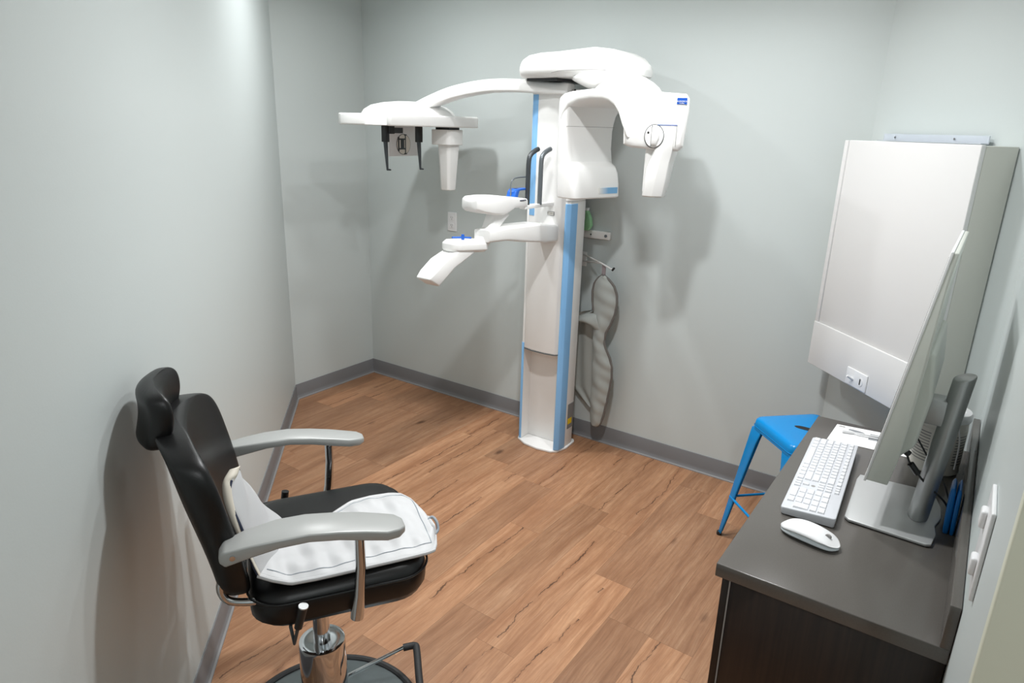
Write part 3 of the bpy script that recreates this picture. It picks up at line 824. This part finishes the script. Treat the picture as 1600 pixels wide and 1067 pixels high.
# keyboard
kc = Vector((-0.267, 2.095, WZ))
ka = R(3.2)
kx, ky = Vector((cos(ka), sin(ka), 0)), Vector((-sin(ka), cos(ka), 0))
def kf(a, b, z):   # a across (user side negative), b along
    return kc + kx * a + ky * b + Vector((0, 0, z))
kb = thing('keyboard', kc, 'white wireless keyboard lying on the grey worktop beside the monitor stand', 'keyboard')
KL, KW = 0.272, 0.071
hz = lambda a: 0.016 + (a + KW) * 0.05
G().rings([[kf(a, b, z + (0 if z < 0.006 else hz(a))) for a, b in rrect(-KW + k, KW - k, -KL + k, KL - k, 0.008, 4)] for z, k in ((0.003, 0.002), (0.0062, 0), (0.009, 0.0015))]).out('case', M['kb_case'], kb, bevel=0.0015, seg=2)
kg = G()
def keycap(a0, a1, b0, b1):
    zz = [hz((a0 + a1) / 2) + 0.008, hz((a0 + a1) / 2) + 0.0135]
    g_ = 0.0016
    v = [kf(a, b, zz[0]) for a, b in ((a0 + g_, b0 + g_), (a1 - g_, b0 + g_), (a1 - g_, b1 - g_), (a0 + g_, b1 - g_))]
    q = 0.0030
    v += [kf(a, b, zz[1]) for a, b in ((a0 + q, b0 + q), (a1 - q, b0 + q), (a1 - q, b1 - q), (a0 + q, b1 - q))]
    kg.add(v, [(0, 3, 2, 1), (4, 5, 6, 7), (0, 1, 5, 4), (1, 2, 6, 5), (2, 3, 7, 6), (3, 0, 4, 7)])
rowa = [(-0.064, -0.043), (-0.043, -0.022), (-0.022, -0.001), (-0.001, 0.020), (0.020, 0.041), (0.045, 0.061)]
top_b, bot_b = KL - 0.008, -KL + 0.008
main_end = -0.075
layouts = [[1.4, 1.2, 1.2, 6.4, 1.2, 1.2, 1.2, 1.2], [2.3] + [1] * 10 + [2.7], [1.8] + [1] * 11 + [2.2], [1.5] + [1] * 12 + [1.5], [1] * 13 + [2], [1.15] * 13]
for (ra0, ra1), lay in zip(rowa, layouts):
    tot = sum(lay)
    b = top_b
    for w in lay:
        d_ = (top_b - main_end) * w / tot
        keycap(ra0, ra1, b - d_, b)
        b -= d_
navp = (-0.128 - -0.08) / 3
for i, (ra0, ra1) in enumerate(rowa):
    for c in range(3):
        if i == 1 and c != 1 or i == 2: continue
        keycap(ra0, ra1, -0.08 + navp * (c + 1), -0.08 + navp * c)
nump = (bot_b - -0.134) / 4
for i, (ra0, ra1) in enumerate(rowa[:5]):
    for c in range(4):
        if c == 3 and i in (0, 2): continue
        if i == 0 and c == 1: continue
        b1 = -0.134 + nump * c
        w = nump * 2 if (i == 0 and c == 0) else nump
        aa1 = ra1 + 0.021 if (c == 3 and i in (1,)) else ra1
        keycap(ra0, aa1, b1 + w, b1)
kg.out('keys', M['key'], kb, smooth=False)
G().rings([[kf(-0.012 + 0.006 * cos(2 * pi * k / 20), -0.104 + 0.006 * sin(2 * pi * k / 20), hz(-0.012) + z) for k in range(20)] for z in (0.0085, 0.0093)]).out('emblem', M['lab_t'], kb)
for b in (-0.23, 0.23):
    G().tube([kf(0.060, b - 0.02, 0.008), kf(0.060, b + 0.02, 0.008)], 0.007, 10).out('foot', M['label_grey'], kb)

# mouse
mc = Vector((-0.226, 1.738, WZ))
ma = R(-10)
mx_, my_ = Vector((cos(ma), sin(ma), 0)), Vector((-sin(ma), cos(ma), 0))
ms = thing('computer_mouse', mc, 'white computer mouse on the grey worktop in front of the keyboard', 'mouse')
def mouse_rings(z0, z1f, sc):
    rs = []
    L_ = 0.077
    for i in range(15):
        u = -1 + 2 * i / 14
        w = (0.036 * (1 - abs(u) ** 3.2) ** 0.5 + 0.002) * sc
        h = 0.013 + 0.026 * (1 - abs(u + 0.12) ** 2.2 / 1.3) * (1 - abs(u) ** 8)
        x = u * L_
        rs.append([mc + mx_ * x + my_ * (w * a) + Vector((0, 0, z0 + (h * z1f - z0) * b)) for a, b in ((-0.8, 0), (0.8, 0), (1, 0.25), (0.98, 0.55), (0.78, 0.85), (0.4, 0.98), (0, 1.0), (-0.4, 0.98), (-0.78, 0.85), (-0.98, 0.55), (-1, 0.25))])
    return G().rings(rs)
mouse_rings(0.004, 0.70, 1.0).out('lower_shell', M['mouse_side'], ms, sub=1)
up_ = []
for i in range(15):
    u = -1 + 2 * i / 14
    w = (0.0365 * (1 - abs(u) ** 3.2) ** 0.5 + 0.002)
    h = 0.013 + 0.026 * (1 - abs(u + 0.12) ** 2.2 / 1.3) * (1 - abs(u) ** 8)
    zb = 0.010 + 0.012 * (1 - abs(u) ** 2) * 0.9 + (0.004 if u > 0.5 else 0)
    up_.append([mc + mx_ * (u * 0.078) + my_ * (w * a) + Vector((0, 0, zb + (h - zb) * b)) for a, b in ((-0.99, 0), (0.99, 0), (1.0, 0.3), (0.86, 0.72), (0.5, 0.95), (0, 1.02), (-0.5, 0.95), (-0.86, 0.72), (-1.0, 0.3))])
us = G().rings(up_).out('upper_shell', M['plastic_w'], ms, sub=1)
wc_ = mc + mx_ * 0.045 + Vector((0, 0, 0.0295))
G().rings([[wc_ + my_ * s + mx_ * (0.008 * cos(2 * pi * k / 20)) + Vector((0, 0, 0.007 * sin(2 * pi * k / 20))) for k in range(20)] for s in (-0.003, 0.003)]).out('scroll_wheel', M['lab_t'], ms)
G().rings([[mc + mx_ * (-0.045 + 0.006 * cos(2 * pi * k / 18)) + my_ * (0.006 * sin(2 * pi * k / 18)) + Vector((0, 0, z + 0.0 * k)) for k in range(18)] for z in (0.0300, 0.0328)]).out('emblem', M['lab_t'], ms)

# monitor with stand
mn = thing('computer_monitor', (-0.06, 2.04, WZ), 'slim white computer monitor on a silver stand seen from behind its edge', 'monitor')
bp_ = [(-0.176, 2.198), (-0.180, 2.16), (-0.170, 1.905), (-0.158, 1.891), (0.028, 1.884), (0.040, 1.892), (0.046, 1.95), (0.040, 2.0), (0.052, 2.06), (0.047, 2.12), (0.031, 2.175), (0.0, 2.205), (-0.03, 2.213), (-0.10, 2.206)]
bpr = bp_
G().prism(bpr, WZ + 0.003, WZ + 0.011).out('base_plate', M['alu_plate'], mn, bevel=0.002, seg=2)
G().prism([(x * 0.97 - 0.002, 2.05 + (y - 2.05) * 0.97) for x, y in bpr], WZ, WZ + 0.003).out('base_pad', M['rubber'], mn)
po = []
for z, xo in ((0.747, 0.0), (0.80, 0.004), (1.0, 0.019), (1.168, 0.032)):
    po.append([(-0.004 + xo + 0.0255 * cos(a), 2.030 + 0.040 * sin(a), z + 0.02 * cos(a) * (z - 0.747)) for a in [2 * pi * k / 28 for k in range(28)]])
G().rings(po).out('stand_post', M['alu'], mn, bevel=0.004, seg=2, angle=50)
G().box(-0.07, 0.005, 2.0, 2.06, 1.03, 1.10).out('stand_bracket', M['alu'], mn, bevel=0.004)
# monitor body: profile in x-z, front towards -x, extruded along y
YM0, YM1 = 1.90, 2.40
def mxz(z):  # screen plane leans back
    return -0.1415 + (z - 0.872) * 0.134
ZB_, ZT_ = 0.872, 1.497
pf = [(z, mxz(z)) for z in (ZB_, ZT_)]
back = [(ZT_, 0.016), (1.40, 0.020), (1.33, 0.026), (1.24, 0.036), (1.10, 0.048), (0.95, 0.058), (ZB_, 0.056)]
prof = [(mxz(ZB_) + 0.004, ZB_), (mxz(ZT_) + 0.004, ZT_)] + [(mxz(z) + t, z) for z, t in back]
G().rings([[(x, y, z) for x, z in prof] for y in (YM0, YM1)]).out('back_shell', M['mon_back'], mn, bevel=0.003, seg=2)
fp = [(mxz(ZB_) - 0.002, ZB_ - 0.004), (mxz(ZT_) - 0.002, ZT_ + 0.002), (mxz(ZT_) + 0.005, ZT_ + 0.002), (mxz(ZB_) + 0.005, ZB_ - 0.004)]
G().rings([[(x, y, z) for x, z in fp] for y in (YM0 - 0.001, YM1 + 0.001)]).out('bezel', M['mon_edge'], mn, bevel=0.002, seg=2)
sp2 = [(mxz(ZB_ + 0.03) - 0.0028, ZB_ + 0.03), (mxz(ZT_ - 0.012) - 0.0028, ZT_ - 0.012), (mxz(ZT_ - 0.012) - 0.001, ZT_ - 0.012), (mxz(ZB_ + 0.03) - 0.001, ZB_ + 0.03)]
G().rings([[(x, y, z) for x, z in sp2] for y in (YM0 + 0.012, YM1 - 0.012)]).out('screen', M['screen'], mn, smooth=False)
G().rings([[(mxz(z) + t, y, z) for z, t in ((0.93, 0.05), (0.98, 0.083), (1.12, 0.078), (1.235, 0.05), (1.24, 0.03), (0.93, 0.03))] for y in (1.94, 2.36)]).out('back_hump', M['mon_back'], mn, bevel=0.012, seg=3)
G().tube(spline([(-0.07, 2.10, 0.98), (-0.055, 2.11, 0.955), (-0.035, 2.10, 0.93), (0.0, 2.09, 0.885), (0.035, 2.075, 0.85), (0.06, 2.065, 0.80)], 5), 0.0025, 8).out('cable', M['dark'], mn)
G().tube([(-0.075, 1.98, 0.955), (-0.055, 1.985, 0.94)], 0.009, 8).out('cable_plug', M['dark'], mn)
G().tube(spline([(-0.062, 1.984, 0.945), (-0.05, 1.99, 0.915), (-0.035, 1.995, 0.895), (0.0, 2.0, 0.86), (0.04, 2.005, 0.83), (0.06, 2.02, 0.80)], 5), 0.003, 8).out('cable', M['dark'], mn)
G().tube([(-0.047, 1.991, 0.912), (-0.026, 1.996, 0.886)], 0.009, 10).out('cable_choke', M['dark'], mn)

# paper and swab
pp = G()
pc = [(-0.314, 2.594), (-0.06, 2.630), (-0.055, 2.452), (-0.318, 2.430)]
ppo = pp.prism(pc, WZ + 0.0002, WZ + 0.0012).out('printed_sheet', M['paper'], loc=(-0.19, 2.53, WZ), smooth=False)
tag(ppo, 'white printed sheet lying on the worktop at the far end of the keyboard', 'paper')
G().prism(spl2([(-0.268, 2.575), (-0.225, 2.572), (-0.212, 2.55), (-0.225, 2.533), (-0.262, 2.545)], 4), WZ + 0.0011, WZ + 0.0016).out('printed_picture', M['print'], ppo, smooth=False)
G().prism([(-0.20, 2.575), (-0.13, 2.582), (-0.132, 2.527), (-0.20, 2.518)], WZ + 0.0011, WZ + 0.0016).out('printed_picture', M['print'], ppo, smooth=False)
G().prism([(-0.305, 2.585), (-0.285, 2.587), (-0.285, 2.578), (-0.305, 2.576)], WZ + 0.0011, WZ + 0.0015).out('printed_lettering', M['lab_t'], ppo, smooth=False)
bt = thing('bite_stick', (-0.22, 2.545, WZ), 'slim white bite stick lying across the printed sheet', 'stick')
G().tube([(-0.285, 2.523, WZ + 0.008), (-0.262, 2.530, WZ + 0.0075), (-0.245, 2.536, WZ + 0.0055), (-0.15, 2.562, WZ + 0.0042)], [0.0055, 0.0065, 0.004, 0.003], 10).out('shaft', M['plastic_w'], bt)
G().tube([(-0.25, 2.534, WZ + 0.0045), (-0.235, 2.530, WZ + 0.0045), (-0.17, 2.539, WZ + 0.0042)], 0.0026, 8).out('hook', M['plastic_w'], bt)

# wipes tub
wb = (0.003, 2.432)
tu_ = thing('wipes_tub', (*wb, WZ), 'large white round wipes tub with printed label standing behind the monitor', 'tub')
G().lathe([(0.068, WZ), (0.072, WZ + 0.004), (0.070, WZ + 0.02), (0.070, WZ + 0.175), (0.072, WZ + 0.18)], wb).out('tub', M['lab_w'], tu_)
G().lathe([(0.074, WZ + 0.178), (0.0755, WZ + 0.181), (0.0755, WZ + 0.197), (0.071, WZ + 0.204), (0.056, WZ + 0.205), (0.054, WZ + 0.200), (0.03, WZ + 0.200), (0.0, WZ + 0.200)], wb).out('lid', M['plastic_w'], tu_)
lb = G().lathe([(0.0701, WZ + 0.03), (0.0712, WZ + 0.03), (0.0712, WZ + 0.15), (0.0701, WZ + 0.15)], wb).out('label', M['lab_w'], tu_)
tl = G()
for i in range(11):
    z = WZ + 0.038 + i * 0.0095
    rr_ = 0.0716
    for a0_, a1_ in ((200, 252), (262, 300), (310, 345)):
        aa = [R(a0_ + (a1_ - a0_) * k / 8) for k in range(9)]
        tl.grid([[(wb[0] + rr_ * cos(a), wb[1] + rr_ * sin(a), z + h) for a in aa] for h in (0, 0.0038)])
tl.out('label_text', M['lab_t'], lb, smooth=False)
G().tube(spline([(wb[0] + 0.078 * cos(R(300)), wb[1] + 0.078 * sin(R(300)), WZ + 0.19), (wb[0] + 0.082 * cos(R(312)), wb[1] + 0.082 * sin(R(312)), WZ + 0.12), (wb[0] + 0.080 * cos(R(316)), wb[1] + 0.080 * sin(R(316)), WZ + 0.03)], 5), 0.0025, 8).out('handle', M['plastic_w'], tu_)
G().tube(spline([(-0.035, 2.33, WZ + 0.215), (-0.01, 2.325, WZ + 0.213), (0.01, 2.322, WZ + 0.20), (0.022, 2.32, WZ + 0.175)], 5), [0.005] * 5 + [0.003] * 11, 8).out('strap', M['dark'], tu_)

# blue pack leaning on the backsplash
bk = thing('wipe_packet', (0.066, 2.03, WZ), 'upright blue packet standing behind the monitor stand against the backsplash', 'packet')
for x0, x1, nm in ((0.0585, 0.0725, 'front_pack'), (0.0745, 0.0855, 'rear_pack')):
    rs = []
    for z, w, t in ((WZ, 0.036, 0.8), (WZ + 0.012, 0.04, 1.0), (WZ + 0.08, 0.04, 1.15), (WZ + 0.125, 0.038, 0.9), (WZ + 0.135, 0.037, 0.35)):
        xm, hw = (x0 + x1) / 2 - 0.004 * (z - WZ) / 0.13, (x1 - x0) / 2 * t
        rs.append([(xm + a * hw, 2.03 + b * w, z) for a, b in ((-1, -0.9), (-0.6, -1), (0.6, -1), (1, -0.9), (1, 0.9), (0.6, 1), (-0.6, 1), (-1, 0.9))])
    G().rings(rs).out(nm, M['blue_pack'], bk, bevel=0.003)

# outlet on the right wall near the doorway
t = thing('wall_outlet', (0.11, 1.40, 1.05), 'white wall outlet with plugs on the right wall just above the desk', 'outlet')
G().box(0.102, 0.1099, 1.335, 1.47, 0.955, 1.135).out('plate', M['plastic_w'], t, bevel=0.003)
for y, z in ((1.375, 1.01), (1.42, 1.085)):
    G().box(0.092, 0.104, y - 0.016, y + 0.016, z - 0.018, z + 0.018).out('plug', M['plastic_w'], t, bevel=0.005)

# ------------------------------------------------------------------ blue stool
SC = Vector((-0.447, 2.79, 0))
sl = thing('metal_stool', SC, 'bright blue metal stool with a slot in its square seat at the desk end', 'stool')
ax = [Vector((cos(R(a)), sin(R(a)), 0)) for a in (180, 270, 0, 90)]    # four corners
def sq(h, z, r, n=6):
    ex, ey = (ax[0] + ax[3]).normalized(), (ax[0] + ax[1]).normalized()
    return [SC + ex * a + ey * b + Vector((0, 0, z)) for a, b in rrect(-h, h, -h, h, r, n)]
seat = G()
HS = 0.152
seat.rings([sq(HS, 0.560, 0.030), sq(HS - 0.001, 0.585, 0.030), sq(HS - 0.003, 0.600, 0.030), sq(HS - 0.010, 0.608, 0.028), sq(HS - 0.022, 0.611, 0.024), sq(HS - 0.06, 0.6095, 0.02)])
so_ = seat.out('seat', M['blue'], sl, angle=60)
so_.data.update()
G().rings([sq(HS + 0.0012, 0.572, 0.031), sq(HS + 0.0025, 0.5745, 0.031), sq(HS + 0.0012, 0.577, 0.031)], cap=False).out('seat_bead', M['blue'], sl)
ex_, ey_ = (ax[0] + ax[3]).normalized(), (ax[0] + ax[1]).normalized()
slot = [SC + ex_ * a + ey_ * b for a, b in rrect(-0.042, 0.042, -0.014, 0.014, 0.0135, 6)]
slot = [SC + (ex_ + ey_).normalized() * a + (ex_ - ey_).normalized() * b for a, b in spl2([(-0.046, 0), (-0.03, 0.013), (0, 0.016), (0.03, 0.013), (0.046, 0), (0.03, -0.013), (0, -0.016), (-0.03, -0.013)], 4)]
G().rings([[p + Vector((0, 0, z)) for p in slot] for z in (0.6085, 0.6103)]).out('hand_slot', M['dark'], sl, smooth=False)
for k in range(4):
    d, l_, r_ = ax[k], ax[(k + 1) % 4], ax[(k - 1) % 4]
    el = (l_ - d).normalized()
    er = (r_ - d).normalized()
    g = G()
    rs = []
    for z, rad, w in ((0.562, 0.212, 0.068), (0.50, 0.222, 0.056), (0.30, 0.252, 0.040), (0.10, 0.281, 0.026), (0.012, 0.293, 0.017)):
        p = SC + d * rad + Vector((0, 0, z))
        th = 0.004
        rs.append([p + el * w, p, p + er * w, p + er * w - d * th * 1.4 + el * 0.0, p - d * th * 1.5, p + el * w - d * th * 1.4])
    lg_ = g.rings(rs).out('leg', M['blue'], sl, bevel=0.0012, seg=2)
    G().lathe([(0.011, 0.0), (0.012, 0.003), (0.012, 0.016)], (SC + d * 0.287)[:2], 14).out('rubber_foot', M['rubber'], lg_)
for k in range(4):
    p = SC + ax[k] * 0.262
    q = SC + ax[(k + 1) % 4] * 0.262
    G().tube([p + Vector((0, 0, 0.205)), q + Vector((0, 0, 0.205))], 0.0058, 8).out('stretcher', M['blue'], sl)

# ------------------------------------------------------------------ hydraulic chair
PHI = R(56.62)
Sv, Tv = Vector((cos(PHI), sin(PHI), 0)), Vector((-sin(PHI), cos(PHI), 0))
CO = Vector((-1.333, 1.027, 0))
def sf(s, t, z):
    return CO + Sv * s + Tv * t + Vector((0, 0, z))
CH = thing('hydraulic_chair', CO, 'black upholstered hydraulic chair with silver arms by the left wall', 'chair')
cx = CO[:2]
G().lathe([(0.268, 0.0), (0.27, 0.012), (0.262, 0.020), (0.10, 0.036), (0.0, 0.038)], cx, 64).out('base_disc', M['steel_plate'], CH, angle=20)
G().tube([(cx[0] + 0.274 * cos(2 * pi * k / 72), cx[1] + 0.274 * sin(2 * pi * k / 72), 0.016) for k in range(72)], 0.0125, 10, close=True).out('base_rim', M['rubber'], CH)
G().lathe([(0.082, 0.035), (0.080, 0.05), (0.0655, 0.06), (0.0655, 0.325), (0.0635, 0.333), (0.050, 0.335), (0.028, 0.331), (0.0, 0.331)], cx, 48).out('cylinder', M['chrome'], CH)
G().lathe([(0.023, 0.325), (0.023, 0.57), (0.0, 0.57)], cx, 24).out('piston', M['chrome'], CH)
fg = G()
fg.rings([[sf(s, t, z) for s, t in rrect(-0.12, 0.12, -0.12, 0.12, 0.02, 3)] for z in (0.565, 0.592)])
fg.out('seat_frame', M['dark'], CH, bevel=0.003)
# seat cushion
sc_ = []
for z, k in ((0.590, 0.035), (0.596, 0.012), (0.612, 0.002), (0.650, 0.0), (0.668, 0.004), (0.684, 0.016), (0.693, 0.04), (0.697, 0.08)):
    ring = []
    for s, t in rrect(-0.176 + k, 0.262 - k, -0.250 + k, 0.232 - k, 0.085 - k * 0.4, 6):
        ring.append(sf(s, t, z + (0.006 if z > 0.6 else 0) * (s / 0.25)))
    sc_.append(ring)
stc = G().rings(sc_).out('seat', M['leather'], CH, angle=80)
G().tube([sf(s, t, 0.667) for s, t in rrect(-0.1785, 0.2645, -0.2525, 0.2345, 0.0865, 8)], 0.003, 6, close=True).out('seat_piping', M['leather'], stc)
# curved backrest
def back_front(t, z):
    base = -0.166 - 0.205 * (z - 0.80) - (0.10 * (0.80 - z) if z < 0.80 else 0)
    u = min(abs(t), 0.245) / 0.245
    wing = 0.055 * (1 - u ** 2.4)
    return base - wing * (0.35 + 0.65 * min(1, max(0, (z - 0.66) / 0.2)))
wtab = [(0.665, 0.185), (0.685, 0.212), (0.74, 0.232), (0.82, 0.243), (0.90, 0.246), (0.96, 0.245), (1.00, 0.240), (1.028, 0.228), (1.046, 0.205), (1.060, 0.17), (1.072, 0.12), (1.080, 0.06)]
def shell(rows, fn, thick):
    """closed pad: rows of (z, half width), fn gives the front, thick(u) the depth"""
    rs = []
    m = len(rows)
    for i, (z, w) in enumerate(rows):
        us = [-1 + 2 * k / 14 for k in range(15)]
        f_ = [sf(fn(w * u, z), w * u, z) for u in us]
        e = 0.35 if i in (0, m - 1) else 1.0
        b_ = [sf(fn(w * u, z) - thick(u) * e - (1 - e) * thick(u) * 0.3, w * u * 0.985, z) for u in reversed(us)]
        if e < 1: f_ = [p - Sv * thick(0) * 0.3 for p in f_]
        rs.append(f_ + b_)
    return G().rings(rs)
bk_ = shell(wtab, back_front, lambda u: 0.060 + 0.012 * abs(u)).out('backrest', M['leather'], CH, sub=2)
# headrest: a small pad curved like the back
def head_front(t, z):
    u = min(1, abs(t) / 0.122)
    return -0.286 - 0.10 * max(0, z - 1.12) - 0.30 * max(0, 1.09 - z) - 0.030 * (1 - u ** 2.0)
hrows = [(1.022, 0.088), (1.034, 0.106), (1.06, 0.117), (1.10, 0.121), (1.132, 0.121), (1.155, 0.112), (1.168, 0.092)]
hd = shell(hrows, head_front, lambda u: 0.058 - 0.012 * u * u).out('headrest', M['leather'], CH, sub=2)
G().tube([sf(-0.325, 0, 0.98), sf(-0.345, 0, 1.08)], 0.012, 10).out('headrest_post', M['chrome'], CH)
# arms
def armrest(t_out, t_in, dz, nm):
    tab = [(-0.224, 0.828, 0.846, 0.20, 0.55), (-0.212, 0.820, 0.858, 0.12, 0.70), (-0.165, 0.834, 0.866, 0.06, 0.88), (-0.10, 0.849, 0.872, 0.0, 1.0), (-0.035, 0.851, 0.873, 0.0, 1.0), (0.03, 0.842, 0.865, 0.0, 1.0), (0.09, 0.828, 0.854, 0.0, 1.0), (0.14, 0.817, 0.842, 0.0, 0.97), (0.17, 0.814, 0.838, 0.10, 0.88), (0.188, 0.816, 0.833, 0.3, 0.68)]
    rs = []
    for s, z0, z1, k0, k1 in tab:
        a = t_out + (t_in - t_out) * k0
        b = t_out + (t_in - t_out) * k1
        rs.append([sf(s, a, z0 + dz), sf(s, b, z0 + dz), sf(s, b, z1 + dz), sf(s, a, z1 + dz)])
    return G().rings(rs).out('armrest', M['silver'], CH, bevel=0.0045, seg=2, angle=40)
a_n = armrest(-0.300, -0.208, 0.0, 'near')
a_f = armrest(0.345, 0.268, -0.026, 'far')
for t_, o_, m_, z_ in ((-0.284, a_n, -0.2945, 0.8435), (0.330, a_f, 0.3405, 0.8175)):
    G().tube([sf(-0.196, t_, z_), sf(-0.196, m_, z_)], 0.006, 12).out('screw_cap', M['chrome'], o_)
for t_, dz in ((-0.262, 0.0), (0.30, -0.03)):
    G().tube([sf(0.080, t_, 0.835 + dz), sf(0.080, t_, 0.74), sf(0.074, t_, 0.66), sf(0.068, t_, 0.612), sf(0.066, t_, 0.595)], [0.0125, 0.0125, 0.0135, 0.0165, 0.0165], 16).out('arm_post', M['chrome'], CH)
    G().tube([sf(0.066, t_, 0.602), sf(0.066, t_ * 0.35, 0.585)], 0.011, 10).out('arm_bracket', M['chrome'], CH)
# chrome loops under the back
for t_ in (-0.20, 0.19):
    G().tube(spline([sf(-0.19, t_, 0.748), sf(-0.212, t_, 0.744), sf(-0.230, t_, 0.725), sf(-0.232, t_, 0.698), sf(-0.218, t_, 0.672), sf(-0.18, t_, 0.658), sf(-0.12, t_, 0.648), sf(-0.06, t_ * 0.9, 0.612)], 6), 0.0095, 12).out('back_tube', M['chrome'], CH)
# levers
lv = G().tube([sf(-0.058, -0.275, 0.668), sf(-0.072, -0.270, 0.610)], [0.0115, 0.0095], 12).out('lever_grip', M['dark'], CH)
G().tube([sf(-0.0575, -0.2752, 0.668), sf(-0.0570, -0.2755, 0.671)], 0.0118, 12).out('grip_cap', M['alu'], lv)
G().tube([sf(-0.072, -0.27, 0.612), sf(-0.083, -0.267, 0.565), sf(-0.088, -0.25, 0.60), sf(-0.08, -0.15, 0.60)], 0.0045, 8).out('lever_rod', M['dark_rod'], CH)
G().tube([sf(-0.058, 0.275, 0.672), sf(-0.07, 0.272, 0.60)], 0.011, 12).out('lever_grip', M['dark'], CH)
# foot pump pedal
ped = [Vector((-1.392, 1.153, 0.07)), Vector((-1.285, 1.310, 0.13))]
G().tube([CO + Vector((-0.02, 0.05, 0.07)), ped[0] + Vector((0, 0, 0)), ped[1]], 0.006, 10).out('pedal_rod', M['chrome'], CH)
G().tube(spline([(-1.287, 1.306, 0.129), (-1.262, 1.332, 0.132), (-1.243, 1.322, 0.132), (-1.18, 1.262, 0.125), (-1.13, 1.215, 0.118), (-1.115, 1.195, 0.11), (-1.13, 1.175, 0.10)], 5), 0.0115, 12).out('pedal_grip', M['rubber'], CH)

# ------------------------------------------------------------------ white apron lying on the seat
wa = thing('lead_apron', sf(0.05, -0.05, 0.70), 'white lead apron lying on the black chair seat with a corner up the backrest', 'apron')
random.seed(9)
def wrinkle(s, t):
    return 0.004 * sin(s * 60 + t * 31) * sin(t * 44 + 1.3) + 0.003 * sin(s * 120 + t * 18)
# seat piece: rows along s, from back to front; near and far limits in t
lim = [(-0.150, -0.205, 0.075), (-0.12, -0.218, 0.048), (-0.075, -0.226, 0.020), (-0.02, -0.228, 0.012), (0.035, -0.226, 0.028), (0.075, -0.224, 0.062), (0.112, -0.222, 0.092), (0.17, -0.220, 0.102), (0.225, -0.217, 0.100), (0.255, -0.214, 0.088), (0.276, -0.205, 0.055), (0.290, -0.170, 0.0), (0.296, -0.14, -0.06)]
N1, N2 = 42, 26
srows = []
for i in range(N1 + 1):
    s = -0.150 + 0.446 * i / N1
    t0, t1 = lerp_tab(lim, s)
    row = []
    for j in range(N2 + 1):
        u = j / N2
        t = t0 + (t1 - t0) * u
        edge_ = min(1, 6 * min(u, 1 - u))
        z = 0.703 + 0.016 * edge_ + wrinkle(s, t) * edge_
        z += 0.012 * max(0, -(s + 0.08)) / 0.07 * 2.0
        z -= 0.006 * max(0, (s - 0.25) / 0.05)
        row.append(sf(s, t, z))
    srows.append(row)
sp3 = G().grid(srows).out('seat_panel', M['apron_w'], wa, solid=0.008, sub=1, solid_off=0)
rim = [srows[i][0] for i in range(N1 + 1)] + srows[N1][1:-1] + [srows[i][N2] for i in range(N1, -1, -1)]
G().tube([p + Vector((0, 0, 0.001)) for p in rim], 0.0058, 8).out('hem', M['apron_w'], wa)
inset = [srows[i][2] for i in range(2, N1 - 1)] + srows[N1 - 2][2:-2] + [srows[i][N2 - 2] for i in range(N1 - 2, 1, -1)]
G().tube([p + Vector((0, 0, 0.0045)) for p in inset], 0.0011, 5).out('stitching', M['stitch'], wa)
# part that climbs the backrest
Ls = spline([(-0.180, -0.133, 0.978), (-0.190, -0.165, 0.955), (-0.186, -0.188, 0.895), (-0.168, -0.200, 0.805), (-0.143, -0.206, 0.722)], 6)
Rs = spline([(-0.178, -0.120, 0.966), (-0.162, -0.098, 0.920), (-0.132, -0.060, 0.848), (-0.104, -0.022, 0.782), (-0.074, 0.014, 0.727)], 6)
up_rows = []
for i, (l_, r_) in enumerate(zip(Ls, Rs)):
    row = []
    for j in range(13):
        p = l_.lerp(r_, j / 12)
        bulge = 0.014 * sin(pi * j / 12) * (0.3 + i / len(Ls)) + 0.004 * sin(j * 0.9 + i * 0.5)
        row.append(sf(p.x + bulge, p.y, p.z))
    up_rows.append(row)
G().grid(up_rows).out('back_panel', M['apron_w'], wa, solid=0.006, sub=1, solid_off=0)
G().tube([r_[0] for r_ in up_rows[5:]], 0.004, 6).out('dark_edging', M['navy'], wa)
fl = []
for i in range(len(Ls)):
    l_ = Ls[i]
    w = 0.013 * sin(pi * min(1, (i + 3) / 22)) + 0.003
    fl.append([sf(l_.x + 0.004 + (0.012 if i < 6 else 0), l_.y + (0.022 if i < 6 else 0), l_.z - (0.006 if i < 6 else 0)), sf(l_.x - 0.002 + (0.014 if i < 5 else 0), l_.y - 0.006, l_.z + 0.004), sf(l_.x - w * 0.9, l_.y - 0.008, l_.z + 0.004), sf(l_.x - w * 1.2, l_.y + 0.004, l_.z - 0.004)])
G().grid(fl).out('folded_corner', M['apron_c'], wa, solid=0.004, sub=1)
# tie strap at the front edge
G().tube(spline([sf(0.288, -0.09, 0.712), sf(0.303, -0.085, 0.722), sf(0.312, -0.10, 0.715), sf(0.312, -0.115, 0.700), sf(0.302, -0.125, 0.694)], 5), 0.0042, 8).out('tie_strap', M['stitch'], wa)
